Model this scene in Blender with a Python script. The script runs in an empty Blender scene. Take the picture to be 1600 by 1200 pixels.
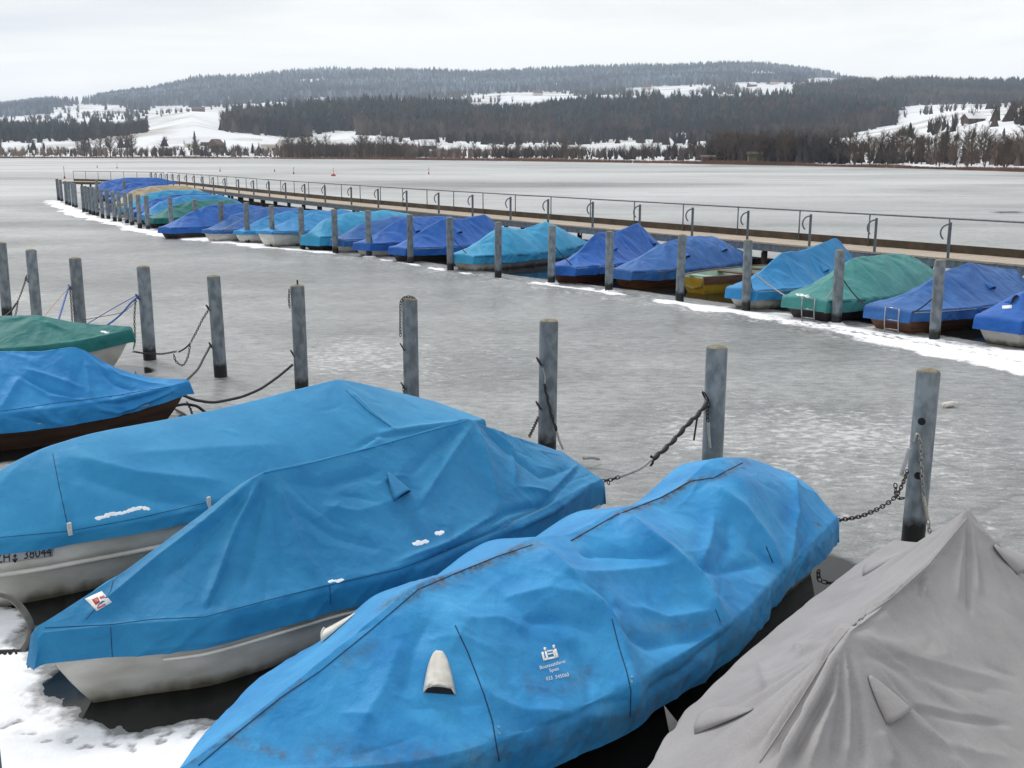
import bpy, math, random
import numpy as np
from mathutils import Vector, Matrix
from mathutils.bvhtree import BVHTree
random.seed(7); RNG = np.random.default_rng(7)
C = bpy.context.scene.collection
SC = bpy.context.scene
R = math.radians
# ------------------------------------------------------------------ camera
F = 1690.0; HZ = 238.0; CAMH = 3.5
PITCH = math.atan((600 - HZ) / F)
cd = bpy.data.cameras.new('camera'); cam = bpy.data.objects.new('camera', cd); C.objects.link(cam)
cd.sensor_width = 36; cd.lens = F / 1600 * 36; cd.clip_start = 0.1; cd.clip_end = 20000
cam.location = (0, 0, CAMH); cam.rotation_euler = (math.pi / 2 - PITCH, 0, 0)
SC.camera = cam
# ------------------------------------------------------------------ sky, sun, exposure
SUN_EL, SUN_AZ = 50, 322          # overcast: a very soft sun, out over the lake to the left
w = bpy.data.worlds.new('World'); SC.world = w; w.use_nodes = True
nt = w.node_tree; nt.nodes.clear()
def N(t, ty, **kw):
    n = t.nodes.new(ty)
    for k, v in kw.items(): setattr(n, k, v)
    return n
out = N(nt, 'ShaderNodeOutputWorld'); bg = N(nt, 'ShaderNodeBackground'); bg.inputs['Strength'].default_value = 0.1
sky = N(nt, 'ShaderNodeTexSky', sky_type='NISHITA', sun_disc=False)
sky.sun_elevation = R(SUN_EL); sky.sun_rotation = R(SUN_AZ); sky.air_density = 1.0; sky.dust_density = 3.0
tc = N(nt, 'ShaderNodeTexCoord'); mp = N(nt, 'ShaderNodeMapping'); mp.inputs['Scale'].default_value = (1.0, 1.0, 6.0)
nz = N(nt, 'ShaderNodeTexNoise'); nz.inputs['Scale'].default_value = 1.35; nz.inputs['Detail'].default_value = 6; nz.inputs['Roughness'].default_value = 0.55
nz.inputs['Distortion'].default_value = 0.4
cr = N(nt, 'ShaderNodeValToRGB'); e = cr.color_ramp.elements
e[0].position = 0.38; e[0].color = (0.63, 0.655, 0.70, 1); e[1].position = 0.62; e[1].color = (1.0, 0.99, 0.94, 1)
sc_ = N(nt, 'ShaderNodeVectorMath', operation='SCALE'); sc_.inputs['Scale'].default_value = 8.5
mx = N(nt, 'ShaderNodeMix', data_type='RGBA'); mx.inputs[0].default_value = 0.95
L = nt.links
L.new(tc.outputs['Generated'], mp.inputs['Vector']); L.new(mp.outputs[0], nz.inputs['Vector']); L.new(nz.outputs['Fac'], cr.inputs[0])
L.new(cr.outputs[0], sc_.inputs[0]); L.new(sky.outputs[0], mx.inputs[6]); L.new(sc_.outputs[0], mx.inputs[7])
L.new(mx.outputs[2], bg.inputs['Color']); L.new(bg.outputs[0], out.inputs['Surface'])
sd = bpy.data.lights.new('sun', 'SUN'); sd.energy = 1.5; sd.angle = R(14); sd.color = (1, 0.97, 0.93)
so = bpy.data.objects.new('sun', sd); C.objects.link(so)
_d = Vector((math.sin(R(SUN_AZ)) * math.cos(R(SUN_EL)), math.cos(R(SUN_AZ)) * math.cos(R(SUN_EL)), math.sin(R(SUN_EL))))
so.rotation_euler = _d.to_track_quat('Z', 'Y').to_euler(); so.location = (0, -20, 40)
SC.view_settings.view_transform = 'Standard'; SC.view_settings.look = 'None'
SC.view_settings.exposure = 0.42; SC.view_settings.gamma = 1.0; SC.view_settings.use_curve_mapping = False
SC.render.resolution_x = 1024; SC.render.resolution_y = 768
SC.cycles.max_bounces = 8; SC.cycles.volume_bounces = 1
# ------------------------------------------------------------------ pixel -> place
cP, sP = math.cos(PITCH), math.sin(PITCH)
def ray(x, y):
    dx = (x - 800) / F; dz = -(y - 600) / F
    return np.array([dx, cP + dz * sP, -sP + dz * cP])
O3 = np.array([0, 0, CAMH])
def at(x, y, z=0.0):
    r = ray(x, y); return O3 + r * ((z - CAMH) / r[2])
def far_at(x, y, dist):
    r = ray(x, y); return O3 + r * (dist / math.hypot(r[0], r[1]))
def cplane(x, y, B, n):
    r = ray(x, y); return O3 + r * (((B[:2]) @ n) / (r[:2] @ n))
def proj(p):
    p = np.atleast_2d(p) - O3
    d = p[:, 1] * cP - p[:, 2] * sP; u = p[:, 1] * sP + p[:, 2] * cP
    return np.c_[800 + F * p[:, 0] / d, 600 - F * u / d]
# ------------------------------------------------------------------ numeric noise
def _h(i, j, k):
    n = (i * 374761393 + j * 668265263 + k * 2147483647 * 3 + 144665) & 0xffffffff
    n = ((n ^ (n >> 13)) * 1274126177) & 0xffffffff
    n = (n ^ (n >> 16)) & 0xffffff
    return n / float(0xffffff) * 2 - 1
def noise(x, y=0.0, z=0.0):
    x, y, z = np.broadcast_arrays(np.asarray(x, float), np.asarray(y, float), np.asarray(z, float))
    i, j, k = np.floor(x).astype(np.int64), np.floor(y).astype(np.int64), np.floor(z).astype(np.int64)
    fx, fy, fz = x - i, y - j, z - k
    fx, fy, fz = [f * f * f * (f * (f * 6 - 15) + 10) for f in (fx, fy, fz)]
    r = 0
    for a in (0, 1):
        for b in (0, 1):
            for c in (0, 1):
                r = r + _h(i + a, j + b, k + c) * (fx if a else 1 - fx) * (fy if b else 1 - fy) * (fz if c else 1 - fz)
    return r
def fbm(x, y=0.0, z=0.0, o=4):
    r = 0; a = 1.0
    for q in range(o):
        r = r + a * noise(np.asarray(x) * 2 ** q + 17.3 * q, np.asarray(y) * 2 ** q + 5.1 * q, np.asarray(z) * 2 ** q); a *= 0.5
    return r
def sstep(a, b, x):
    t = np.clip((x - a) / (b - a), 0, 1); return t * t * (3 - 2 * t)
def crv(pts, x):
    """smooth monotone-ish curve through control points (pchip)"""
    p = np.array(pts, float); X, Y = p[:, 0], p[:, 1]
    h = np.diff(X); d = np.diff(Y) / h; m = np.zeros(len(X)); m[0] = d[0]; m[-1] = d[-1]
    for i in range(1, len(X) - 1):
        if d[i - 1] * d[i] > 0: m[i] = 2 * d[i - 1] * d[i] / (d[i - 1] + d[i])
    x = np.clip(np.asarray(x, float), X[0], X[-1]); k = np.clip(np.searchsorted(X, x) - 1, 0, len(X) - 2)
    t = (x - X[k]) / h[k]
    return (2*t**3-3*t**2+1)*Y[k] + (t**3-2*t**2+t)*h[k]*m[k] + (-2*t**3+3*t**2)*Y[k+1] + (t**3-t**2)*h[k]*m[k+1]
def lin(pts, x):
    p = np.array(pts, float); return np.interp(x, p[:, 0], p[:, 1])
def poly_dist(P, pts):
    """distance of points P (n,k) to polyline pts (m,k) and the arc fraction of the foot"""
    P = np.asarray(P, float); pts = np.asarray(pts, float)
    best = np.full(len(P), 1e9); fr = np.zeros(len(P)); seg = np.linalg.norm(np.diff(pts, axis=0), axis=1); tot = seg.sum() + 1e-9; acc = 0
    for i in range(len(pts) - 1):
        a, b = pts[i], pts[i + 1]; ab = b - a; L2 = ab @ ab + 1e-12
        t = np.clip(((P - a) @ ab) / L2, 0, 1); d = np.linalg.norm(P - (a + t[:, None] * ab), axis=1)
        m = d < best; best[m] = d[m]; fr[m] = (acc + t[m] * seg[i]) / tot; acc += seg[i]
    return best, fr
def inside(P, poly):
    x, y = P[:, 0], P[:, 1]; r = np.zeros(len(P), bool); n = len(poly)
    for i in range(n):
        x1, y1 = poly[i]; x2, y2 = poly[(i + 1) % n]
        c = ((y1 > y) != (y2 > y)) & (x < (x2 - x1) * (y - y1) / (y2 - y1 + 1e-12) + x1); r ^= c
    return r
# ------------------------------------------------------------------ mesh helpers
class MB:
    def __init__(s): s.v = []; s.f = []
    def add(s, v, f):
        o = len(s.v); s.v.extend([tuple(map(float, p)) for p in v]); s.f.extend([tuple(i + o for i in q) for q in f]); return s
    def box(s, c, size, ax=None):
        c = np.array(c, float); hx, hy, hz = [q / 2 for q in size]
        if ax is None: ax = np.eye(3)
        ax = np.array(ax, float); vs = []
        for sx in (-1, 1):
            for sy in (-1, 1):
                for sz in (-1, 1): vs.append(c + ax[0] * hx * sx + ax[1] * hy * sy + ax[2] * hz * sz)
        return s.add(vs, [(0,1,3,2),(4,6,7,5),(0,4,5,1),(2,3,7,6),(0,2,6,4),(1,5,7,3)])
    def tube(s, pts, r, n=8, caps=True, twist=0.0):
        pts = np.array(pts, float); m = len(pts); r = np.broadcast_to(np.asarray(r, float), (m,))
        up = np.array([0, 0, 1.0]); vs = []; fs = []; prev = None
        for i in range(m):
            t = pts[min(i + 1, m - 1)] - pts[max(i - 1, 0)]; t = t / (np.linalg.norm(t) + 1e-12)
            if prev is None:
                a = np.cross(t, up); a = np.cross(t, [1, 0, 0]) if np.linalg.norm(a) < 1e-3 else a
            else: a = prev - t * (prev @ t)
            a = a / np.linalg.norm(a); b = np.cross(t, a); prev = a
            for k in range(n):
                q = 2 * math.pi * k / n + twist * i; vs.append(pts[i] + r[i] * (math.cos(q) * a + math.sin(q) * b))
        for i in range(m - 1):
            for k in range(n): fs.append((i*n+k, i*n+(k+1)%n, (i+1)*n+(k+1)%n, (i+1)*n+k))
        if caps: fs.append(tuple(range(n))[::-1]); fs.append(tuple((m-1)*n+k for k in range(n)))
        return s.add(vs, fs)
    def lathe(s, prof, c=(0, 0, 0), n=20):
        vs = []; fs = []; m = len(prof)
        for (r, z) in prof:
            for k in range(n):
                q = 2 * math.pi * k / n; vs.append((c[0] + r * math.cos(q), c[1] + r * math.sin(q), c[2] + z))
        for i in range(m - 1):
            for k in range(n): fs.append((i*n+k, i*n+(k+1)%n, (i+1)*n+(k+1)%n, (i+1)*n+k))
        fs.append(tuple(range(n))[::-1]); fs.append(tuple((m-1)*n+k for k in range(n)))
        return s.add(vs, fs)
    def grid(s, G, close=False):
        a, b = G.shape[:2]; fs = []
        for i in range(a - 1):
            for j in range(b - 1 if not close else b): fs.append((i*b+j, i*b+(j+1)%b, (i+1)*b+(j+1)%b, (i+1)*b+j))
        return s.add(G.reshape(-1, 3), fs)
    def mesh(s, name, smooth=False):
        m = bpy.data.meshes.new(name); m.from_pydata(s.v, [], s.f); m.update()
        if smooth: m.shade_smooth()
        return m
    def build(s, name, mat, parent=None, smooth=False, local=False):
        return link(name, s.mesh(name, smooth), mat, parent, local)
def link(name, me, mat, parent=None, local=False):
    o = bpy.data.objects.new(name, me); C.objects.link(o)
    if mat is not None and not me.materials: me.materials.append(mat)
    if parent is not None:
        o.parent = parent
        if not local:
            r = parent
            while r.parent: r = r.parent
            o.matrix_parent_inverse = Matrix.Translation(-r.location) if parent is r else Matrix.Identity(4)
    return o
def gridmesh(name, G, mat, parent=None, smooth=True, attrs=None):
    a, b = G.shape[:2]; me = bpy.data.meshes.new(name)
    idx = np.arange(a * b).reshape(a, b)
    q = np.stack([idx[:-1, :-1], idx[:-1, 1:], idx[1:, 1:], idx[1:, :-1]], -1).reshape(-1, 4)
    return npmesh(name, G.reshape(-1, 3), q, mat, parent, smooth, attrs)
def npmesh(name, V, Q, mat, parent=None, smooth=True, attrs=None):
    me = bpy.data.meshes.new(name); V = np.asarray(V, np.float32); Q = np.asarray(Q, np.int32); k = Q.shape[1]
    me.vertices.add(len(V)); me.vertices.foreach_set('co', V.ravel())
    me.loops.add(Q.size); me.loops.foreach_set('vertex_index', Q.ravel())
    me.polygons.add(len(Q)); me.polygons.foreach_set('loop_start', np.arange(0, Q.size, k, dtype=np.int32))
    me.update(calc_edges=True); me.validate()
    if smooth: me.shade_smooth()
    for nme, val in (attrs or {}).items():
        at_ = me.attributes.new(nme, 'FLOAT', 'POINT'); at_.data.foreach_set('value', np.asarray(val, np.float32).ravel())
    return link(name, me, mat, parent)
def tag(o, label=None, cat=None, group=None, kind=None):
    if label: o['label'] = label
    if cat: o['category'] = cat
    if group: o['group'] = group
    if kind: o['kind'] = kind
    return o
def thing(name, label, cat, loc=(0, 0, 0), rz=0, group=None):
    o = bpy.data.objects.new(name, None); C.objects.link(o); o.empty_display_size = 0.2
    o.location = loc; o.rotation_euler = (0, 0, rz); return tag(o, label, cat, group)
# ------------------------------------------------------------------ materials
def mat(name, col, rough=0.6, metal=0.0, var=0.15, scale=8.0, bump=0.0, bscale=30.0, col2=None, spec=0.5, detail=5, coat=0.0, stretch=None, lo=0.35, hi=0.65):
    m = bpy.data.materials.new(name); m.use_nodes = True; t = m.node_tree; p = t.nodes['Principled BSDF']
    p.inputs['Roughness'].default_value = rough; p.inputs['Metallic'].default_value = metal
    p.inputs['Specular IOR Level'].default_value = spec; p.inputs['Coat Weight'].default_value = coat
    g = N(t, 'ShaderNodeTexCoord'); n = N(t, 'ShaderNodeTexNoise'); n.inputs['Scale'].default_value = scale; n.inputs['Detail'].default_value = detail
    src = g.outputs['Object']
    if stretch:
        mm = N(t, 'ShaderNodeMapping'); mm.inputs['Scale'].default_value = stretch; t.links.new(src, mm.inputs[0]); src = mm.outputs[0]
    t.links.new(src, n.inputs['Vector'])
    c2 = col2 if col2 else tuple(c * (1 - var) for c in col); c1 = col if col2 else tuple(min(1, c * (1 + var)) for c in col)
    r = N(t, 'ShaderNodeValToRGB'); r.color_ramp.elements[0].color = (*c2, 1); r.color_ramp.elements[1].color = (*c1, 1)
    r.color_ramp.elements[0].position = lo; r.color_ramp.elements[1].position = hi
    t.links.new(n.outputs['Fac'], r.inputs[0]); t.links.new(r.outputs[0], p.inputs['Base Color'])
    if bump:
        n2 = N(t, 'ShaderNodeTexNoise'); n2.inputs['Scale'].default_value = bscale; n2.inputs['Detail'].default_value = 4
        b = N(t, 'ShaderNodeBump'); b.inputs['Strength'].default_value = 1.0; b.inputs['Distance'].default_value = bump
        t.links.new(src, n2.inputs['Vector']); t.links.new(n2.outputs['Fac'], b.inputs['Height']); t.links.new(b.outputs[0], p.inputs['Normal'])
    return m
def tarp(name, col, fade, rough=0.62, stain=False, dirt=(0.10, 0.07, 0.03), seed=0.0, crease=0.0115):
    """weathered woven cover: faded blotches, fine creases, optional stains driven by the vertex attribute 'stain'"""
    m = bpy.data.materials.new(name); m.use_nodes = True; t = m.node_tree; p = t.nodes['Principled BSDF']; k = t.links
    p.inputs['Roughness'].default_value = rough; p.inputs['Specular IOR Level'].default_value = 0.28
    p.inputs['Sheen Weight'].default_value = 0.08; p.inputs['Sheen Roughness'].default_value = 0.5
    g = N(t, 'ShaderNodeNewGeometry'); mpn = N(t, 'ShaderNodeMapping'); mpn.inputs['Location'].default_value = (seed, seed * 2, 0)
    k.new(g.outputs['Position'], mpn.inputs[0]); P = mpn.outputs[0]
    def nz_(s, d=5, r=0.55, dist=0.0):
        n = N(t, 'ShaderNodeTexNoise'); n.inputs['Scale'].default_value = s; n.inputs['Detail'].default_value = d; n.inputs['Roughness'].default_value = r
        n.inputs['Distortion'].default_value = dist; k.new(P, n.inputs['Vector']); return n.outputs['Fac']
    def ramp(f, a, b, c0, c1):
        r = N(t, 'ShaderNodeValToRGB'); r.color_ramp.elements[0].position = a; r.color_ramp.elements[1].position = b
        r.color_ramp.elements[0].color = (*c0, 1); r.color_ramp.elements[1].color = (*c1, 1); k.new(f, r.inputs[0]); return r.outputs[0]
    base = ramp(nz_(2.2, 7, 0.62, 0.3), 0.32, 0.7, col, fade)
    sp = N(t, 'ShaderNodeMix', data_type='RGBA', blend_type='MULTIPLY'); sp.inputs[0].default_value = 1.0
    k.new(base, sp.inputs[6]); k.new(ramp(nz_(90, 3, 0.6), 0.3, 0.65, (0.93, 0.93, 0.93), (1.04, 1.04, 1.04)), sp.inputs[7]); colr = sp.outputs[2]
    if stain:
        a = N(t, 'ShaderNodeAttribute'); a.attribute_name = 'stain'
        mu = N(t, 'ShaderNodeMath', operation='MULTIPLY'); k.new(a.outputs['Fac'], mu.inputs[0])
        k.new(ramp(nz_(14, 8, 0.75), 0.38, 0.62, (0, 0, 0), (1, 1, 1)), mu.inputs[1])
        mxs = N(t, 'ShaderNodeMix', data_type='RGBA'); k.new(mu.outputs[0], mxs.inputs[0]); k.new(colr, mxs.inputs[6])
        k.new(ramp(nz_(6, 4), 0.4, 0.6, dirt, (0.035, 0.035, 0.03)), mxs.inputs[7]); colr = mxs.outputs[2]
    k.new(colr, p.inputs['Base Color'])
    # creases
    hs = []
    for s, amp, ds in ((3.6, 0.75, 0.5), (9, 0.22, 0.3), (26, 0.06, 0.2)):
        n = nz_(s, 3, 0.5, ds); rd = N(t, 'ShaderNodeMath', operation='SUBTRACT'); k.new(n, rd.inputs[0]); rd.inputs[1].default_value = 0.5
        ab = N(t, 'ShaderNodeMath', operation='ABSOLUTE'); k.new(rd.outputs[0], ab.inputs[0])
        mm = N(t, 'ShaderNodeMath', operation='MULTIPLY'); k.new(ab.outputs[0], mm.inputs[0]); mm.inputs[1].default_value = -2.0 * amp; hs.append(mm.outputs[0])
    wn_ = N(t, 'ShaderNodeTexNoise'); wn_.inputs['Scale'].default_value = 1.6; wn_.inputs['Detail'].default_value = 3; k.new(P, wn_.inputs['Vector'])
    wa_ = N(t, 'ShaderNodeVectorMath', operation='MULTIPLY_ADD'); k.new(wn_.outputs['Color'], wa_.inputs[0]); wa_.inputs[1].default_value = (.55, .55, .55); k.new(P, wa_.inputs[2])
    for s, amp in ((2.3, 1.7), (5.5, .7), (12, .22)):
        vo = N(t, 'ShaderNodeTexVoronoi'); vo.inputs['Scale'].default_value = s; k.new(wa_.outputs[0], vo.inputs['Vector'])
        mm = N(t, 'ShaderNodeMath', operation='MULTIPLY'); k.new(vo.outputs['Distance'], mm.inputs[0]); mm.inputs[1].default_value = amp
        ad_ = N(t, 'ShaderNodeMath', operation='ADD'); k.new(hs[0], ad_.inputs[0]); k.new(mm.outputs[0], ad_.inputs[1]); hs[0] = ad_.outputs[0]
    s1 = N(t, 'ShaderNodeMath', operation='ADD'); k.new(hs[0], s1.inputs[0]); k.new(hs[1], s1.inputs[1])
    s2 = N(t, 'ShaderNodeMath', operation='ADD'); k.new(s1.outputs[0], s2.inputs[0]); k.new(hs[2], s2.inputs[1])
    b = N(t, 'ShaderNodeBump'); b.inputs['Strength'].default_value = 1.0; b.inputs['Distance'].default_value = crease
    k.new(s2.outputs[0], b.inputs['Height']); k.new(b.outputs[0], p.inputs['Normal'])
    return m
M = {}
M['snow'] = mat('snow', (0.86, 0.87, 0.9), 0.85, var=0.04, scale=9, bump=0.01, bscale=25, spec=0.2)
M['white_hull'] = mat('white_hull', (0.66, 0.65, 0.61), 0.3, var=0.07, scale=3, col2=(0.5, 0.48, 0.43), detail=8, stretch=(1, 1, 2.5), coat=0.2)
def waterline(m):
    t = m.node_tree; k = t.links; p = t.nodes['Principled BSDF']; src = p.inputs['Base Color'].links[0].from_socket; g = N(t, 'ShaderNodeNewGeometry'); s = N(t, 'ShaderNodeSeparateXYZ'); k.new(g.outputs['Position'], s.inputs[0])
    n = N(t, 'ShaderNodeTexNoise'); n.inputs['Scale'].default_value = 5; n.inputs['Detail'].default_value = 8; mp_ = N(t, 'ShaderNodeMapping'); mp_.inputs['Scale'].default_value = (1, 1, .25); k.new(g.outputs['Position'], mp_.inputs[0]); k.new(mp_.outputs[0], n.inputs['Vector'])
    a = N(t, 'ShaderNodeMath', operation='MULTIPLY_ADD'); k.new(n.outputs['Fac'], a.inputs[0]); a.inputs[1].default_value = -.22; k.new(s.outputs['Z'], a.inputs[2])
    r = N(t, 'ShaderNodeValToRGB'); off_ = N(t, 'ShaderNodeMath', operation='ADD'); k.new(a.outputs[0], off_.inputs[0]); off_.inputs[1].default_value = .10; a = off_
    r.color_ramp.elements[0].position = 0.0; r.color_ramp.elements[1].position = .09; r.color_ramp.elements[0].color = (.30, .28, .22, 1); r.color_ramp.elements[1].color = (1, 1, 1, 1); k.new(a.outputs[0], r.inputs[0])
    mu = N(t, 'ShaderNodeMix', data_type='RGBA', blend_type='MULTIPLY'); mu.inputs[0].default_value = 1; k.new(src, mu.inputs[6]); k.new(r.outputs[0], mu.inputs[7]); k.new(mu.outputs[2], p.inputs['Base Color'])
waterline(M['white_hull'])
M['brown_hull'] = mat('brown_hull', (0.085, 0.045, 0.03), 0.4, scale=2, col2=(0.04, 0.024, 0.017), stretch=(1, 1, 9), coat=0.2)
M['varnish'] = mat('varnished_wood', (0.17, 0.07, 0.025), 0.35, scale=3, col2=(0.07, 0.028, 0.012), stretch=(1, 1, 10), coat=0.3)
M['red_hull'] = mat('dark_red_hull', (0.07, 0.018, 0.015), 0.4, scale=3, var=0.25)
M['dark_hull'] = mat('dark_hull', (0.03, 0.02, 0.018), 0.45, scale=3, var=0.25)
M['yellow'] = mat('yellow_paint', (0.50, 0.30, 0.03), 0.4, scale=4, var=0.15)
M['pale_green'] = mat('pale_green_paint', (0.30, 0.42, 0.34), 0.5, scale=4, var=0.12)
M['wood_dark'] = mat('dark_wet_wood', (0.06, 0.045, 0.032), 0.7, scale=5, col2=(0.03, 0.024, 0.018), bump=0.004, bscale=20)
M['toe'] = mat('toe_board_wood', (0.09, 0.062, 0.036), 0.75, scale=3, col2=(0.045, 0.035, 0.022), bump=0.004)
M['steel'] = mat('galvanised_steel', (0.21, 0.235, 0.255), 0.5, metal=0.15, scale=11, col2=(0.12, 0.14, 0.155), detail=7, stretch=(1, 1, 0.5))
M['rail'] = mat('railing_steel', (0.13, 0.145, 0.155), 0.5, metal=0.3, var=0.2)
M['chrome'] = mat('stainless_steel', (0.34, 0.35, 0.36), 0.3, metal=0.8, var=0.15)
M['rust'] = mat('rusty_chain', (0.055, 0.035, 0.028), 0.7, metal=0.3, scale=40, col2=(0.03, 0.026, 0.025))
M['zinc_chain'] = mat('zinc_chain', (0.36, 0.35, 0.33), 0.45, metal=0.4, scale=40, var=0.25)
M['rubber'] = mat('black_rubber', (0.014, 0.014, 0.015), 0.55, var=0.3)
M['hose'] = mat('grey_hose', (0.34, 0.34, 0.33), 0.55, var=0.15, scale=20)
M['dark_hose'] = mat('dark_hose', (0.10, 0.095, 0.085), 0.5, var=0.2, scale=20)
M['blue_rope'] = mat('blue_rope', (0.03, 0.10, 0.33), 0.7, scale=60, var=0.4)
M['pale_rope'] = mat('pale_rope', (0.42, 0.39, 0.33), 0.8, scale=60, var=0.25)
M['orange_rope'] = mat('orange_rope', (0.40, 0.24, 0.13), 0.8, var=0.2)
M['white'] = mat('white_print', (0.78, 0.78, 0.76), 0.55, var=0.05)
M['leather'] = mat('white_vinyl', (0.72, 0.70, 0.64), 0.5, scale=20, col2=(0.55, 0.53, 0.48), bump=0.002, bscale=30)
M['plate'] = mat('grey_plate', (0.42, 0.42, 0.45), 0.4, var=0.06)
M['ink'] = mat('black_ink', (0.012, 0.012, 0.014), 0.5, var=0.1)
M['hole'] = mat('hole_shade', (0.012, 0.014, 0.018), 0.9, var=0.1)  # near-black stands in for shade inside vents and bored holes
M['red'] = mat('red_paint', (0.42, 0.03, 0.025), 0.45, var=0.15)
M['pink'] = mat('pink_print', (0.55, 0.12, 0.18), 0.5, var=0.1)
M['thread'] = mat('dark_thread', (0.012, 0.035, 0.08), 0.9, var=0.2)
M['grey_thread'] = mat('grey_thread', (0.20, 0.195, 0.20), 0.9, var=0.2)
M['conifer'] = mat('conifer_needles', (0.035, 0.055, 0.045), 0.9, scale=0.02, col2=(0.018, 0.032, 0.026), spec=0.1)
M['bare'] = mat('bare_twigs', (0.155, 0.115, 0.09), 0.9, scale=0.012, col2=(0.065, 0.052, 0.046), spec=0.1)
M['frosted'] = mat('frosted_wood', (0.30, 0.33, 0.36), 0.9, scale=0.004, col2=(0.06, 0.075, 0.08), spec=0.1, detail=9, lo=0.40, hi=0.72)
def tinted(m):
    t = m.node_tree; k = t.links; p = t.nodes['Principled BSDF']; src = p.inputs['Base Color'].links[0].from_socket
    a = N(t, 'ShaderNodeAttribute'); a.attribute_name = 'tint'; mu = N(t, 'ShaderNodeMix', data_type='RGBA', blend_type='MULTIPLY'); mu.inputs[0].default_value = 1
    k.new(src, mu.inputs[6]); k.new(a.outputs['Fac'], mu.inputs[7]); k.new(mu.outputs[2], p.inputs['Base Color']); return m
M['wood_conifer'] = tinted(mat('wood_conifer', (0.020, 0.032, 0.031), 0.9, scale=0.02, col2=(0.010, 0.018, 0.018), spec=0.1))
M['wood_bare'] = tinted(mat('wood_bare', (0.098, 0.074, 0.060), 0.9, scale=0.009, col2=(0.024, 0.023, 0.025), spec=0.1, detail=8, lo=0.42, hi=0.60))
M['wood_frosted_haze'] = tinted(mat('wood_frosted_haze', (0.15, 0.19, 0.24), 0.9, scale=0.0035, col2=(0.035, 0.05, 0.068), spec=0.1, detail=9, lo=0.42, hi=0.70))  # bluish tone paints distance haze onto the frosted trees
M['reed'] = mat('dry_reeds', (0.24, 0.13, 0.09), 0.9, scale=0.05, col2=(0.16, 0.095, 0.07), spec=0.1)
M['bark'] = mat('bark', (0.085, 0.066, 0.054), 0.9, var=0.2, spec=0.1)
M['plaster'] = mat('pale_plaster', (0.55, 0.50, 0.42), 0.85, var=0.1, scale=0.5)
M['timber'] = mat('barn_timber', (0.10, 0.065, 0.045), 0.85, var=0.25, scale=0.6)
M['olive'] = mat('olive_boards', (0.15, 0.15, 0.09), 0.8, var=0.2, scale=0.6)
M['roof'] = mat('snowy_roof', (0.78, 0.79, 0.82), 0.85, var=0.05)
M['tile'] = mat('brown_roof_tiles', (0.11, 0.07, 0.055), 0.85, var=0.2)
M['glass'] = mat('window_glass', (0.03, 0.035, 0.04), 0.1, var=0.1)
# deck planks: weathered, slightly pink timber
M['plank'] = mat('deck_planks', (0.47, 0.40, 0.32), 0.8, scale=4, col2=(0.35, 0.295, 0.24), stretch=(1, 8, 1), bump=0.003, bscale=25)
M['concrete_top'] = mat('mossy_concrete', (0.26, 0.23, 0.16), 0.9, scale=30, col2=(0.15, 0.13, 0.09), bump=0.004, bscale=60)
def post_mat():
    m = mat('post_steel', (0.185, 0.215, 0.24), 0.5, metal=0.1, scale=10, col2=(0.095, 0.118, 0.135), detail=9, stretch=(1, 1, 0.6), lo=0.38, hi=0.62)
    t = m.node_tree; k = t.links; p = t.nodes['Principled BSDF']; src = p.inputs['Base Color'].links[0].from_socket
    g = N(t, 'ShaderNodeTexCoord'); s = N(t, 'ShaderNodeSeparateXYZ'); k.new(g.outputs['Object'], s.inputs[0])
    n = N(t, 'ShaderNodeTexNoise'); n.inputs['Scale'].default_value = 12; k.new(g.outputs['Object'], n.inputs['Vector'])
    a = N(t, 'ShaderNodeMath', operation='MULTIPLY_ADD'); k.new(n.outputs['Fac'], a.inputs[0]); a.inputs[1].default_value = -0.16; k.new(s.outputs['Z'], a.inputs[2])
    r = N(t, 'ShaderNodeValToRGB'); r.color_ramp.elements[0].position = 0.10; r.color_ramp.elements[1].position = 0.19
    r.color_ramp.elements[0].color = (0.028, 0.026, 0.02, 1); r.color_ramp.elements[1].color = (1, 1, 1, 1)
    k.new(a.outputs[0], r.inputs[0]); mu = N(t, 'ShaderNodeMix', data_type='RGBA', blend_type='MULTIPLY'); mu.inputs[0].default_value = 1
    oi = N(t, 'ShaderNodeObjectInfo'); rv = N(t, 'ShaderNodeMath', operation='MULTIPLY_ADD'); k.new(oi.outputs['Random'], rv.inputs[0]); rv.inputs[1].default_value = .5; rv.inputs[2].default_value = .75
    mv = N(t, 'ShaderNodeMix', data_type='RGBA', blend_type='MULTIPLY'); mv.inputs[0].default_value = 1; k.new(src, mv.inputs[6]); k.new(rv.outputs[0], mv.inputs[7])
    of = N(t, 'ShaderNodeMath', operation='MULTIPLY'); k.new(oi.outputs['Random'], of.inputs[0]); of.inputs[1].default_value = 40
    for n_ in [q for q in t.nodes if q.type == 'TEX_NOISE']:
        s0 = n_.inputs['Vector'].links[0].from_socket; av = N(t, 'ShaderNodeVectorMath', operation='ADD'); k.new(s0, av.inputs[0]); k.new(of.outputs[0], av.inputs[1]); k.new(av.outputs[0], n_.inputs['Vector'])
    k.new(mv.outputs[2], mu.inputs[6]); k.new(r.outputs[0], mu.inputs[7]); k.new(mu.outputs[2], p.inputs['Base Color'])
    return m
M['post'] = post_mat()
BLUE = ((0.017, 0.135, 0.305), (0.035, 0.205, 0.41))
M['cover_teal_blue'] = tarp('blue_cover_cloth', (0.010, 0.165, 0.365), (0.022, 0.235, 0.46), seed=3)
M['cover_mid_blue'] = tarp('blue_smooth_cover_cloth', (0.016, 0.215, 0.45), (0.034, 0.285, 0.54), seed=9, crease=0.005)
M['cover_bright_blue'] = tarp('stained_blue_cover_cloth', (0.010, 0.195, 0.49), (0.045, 0.325, 0.645), stain=True, seed=15)
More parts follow.
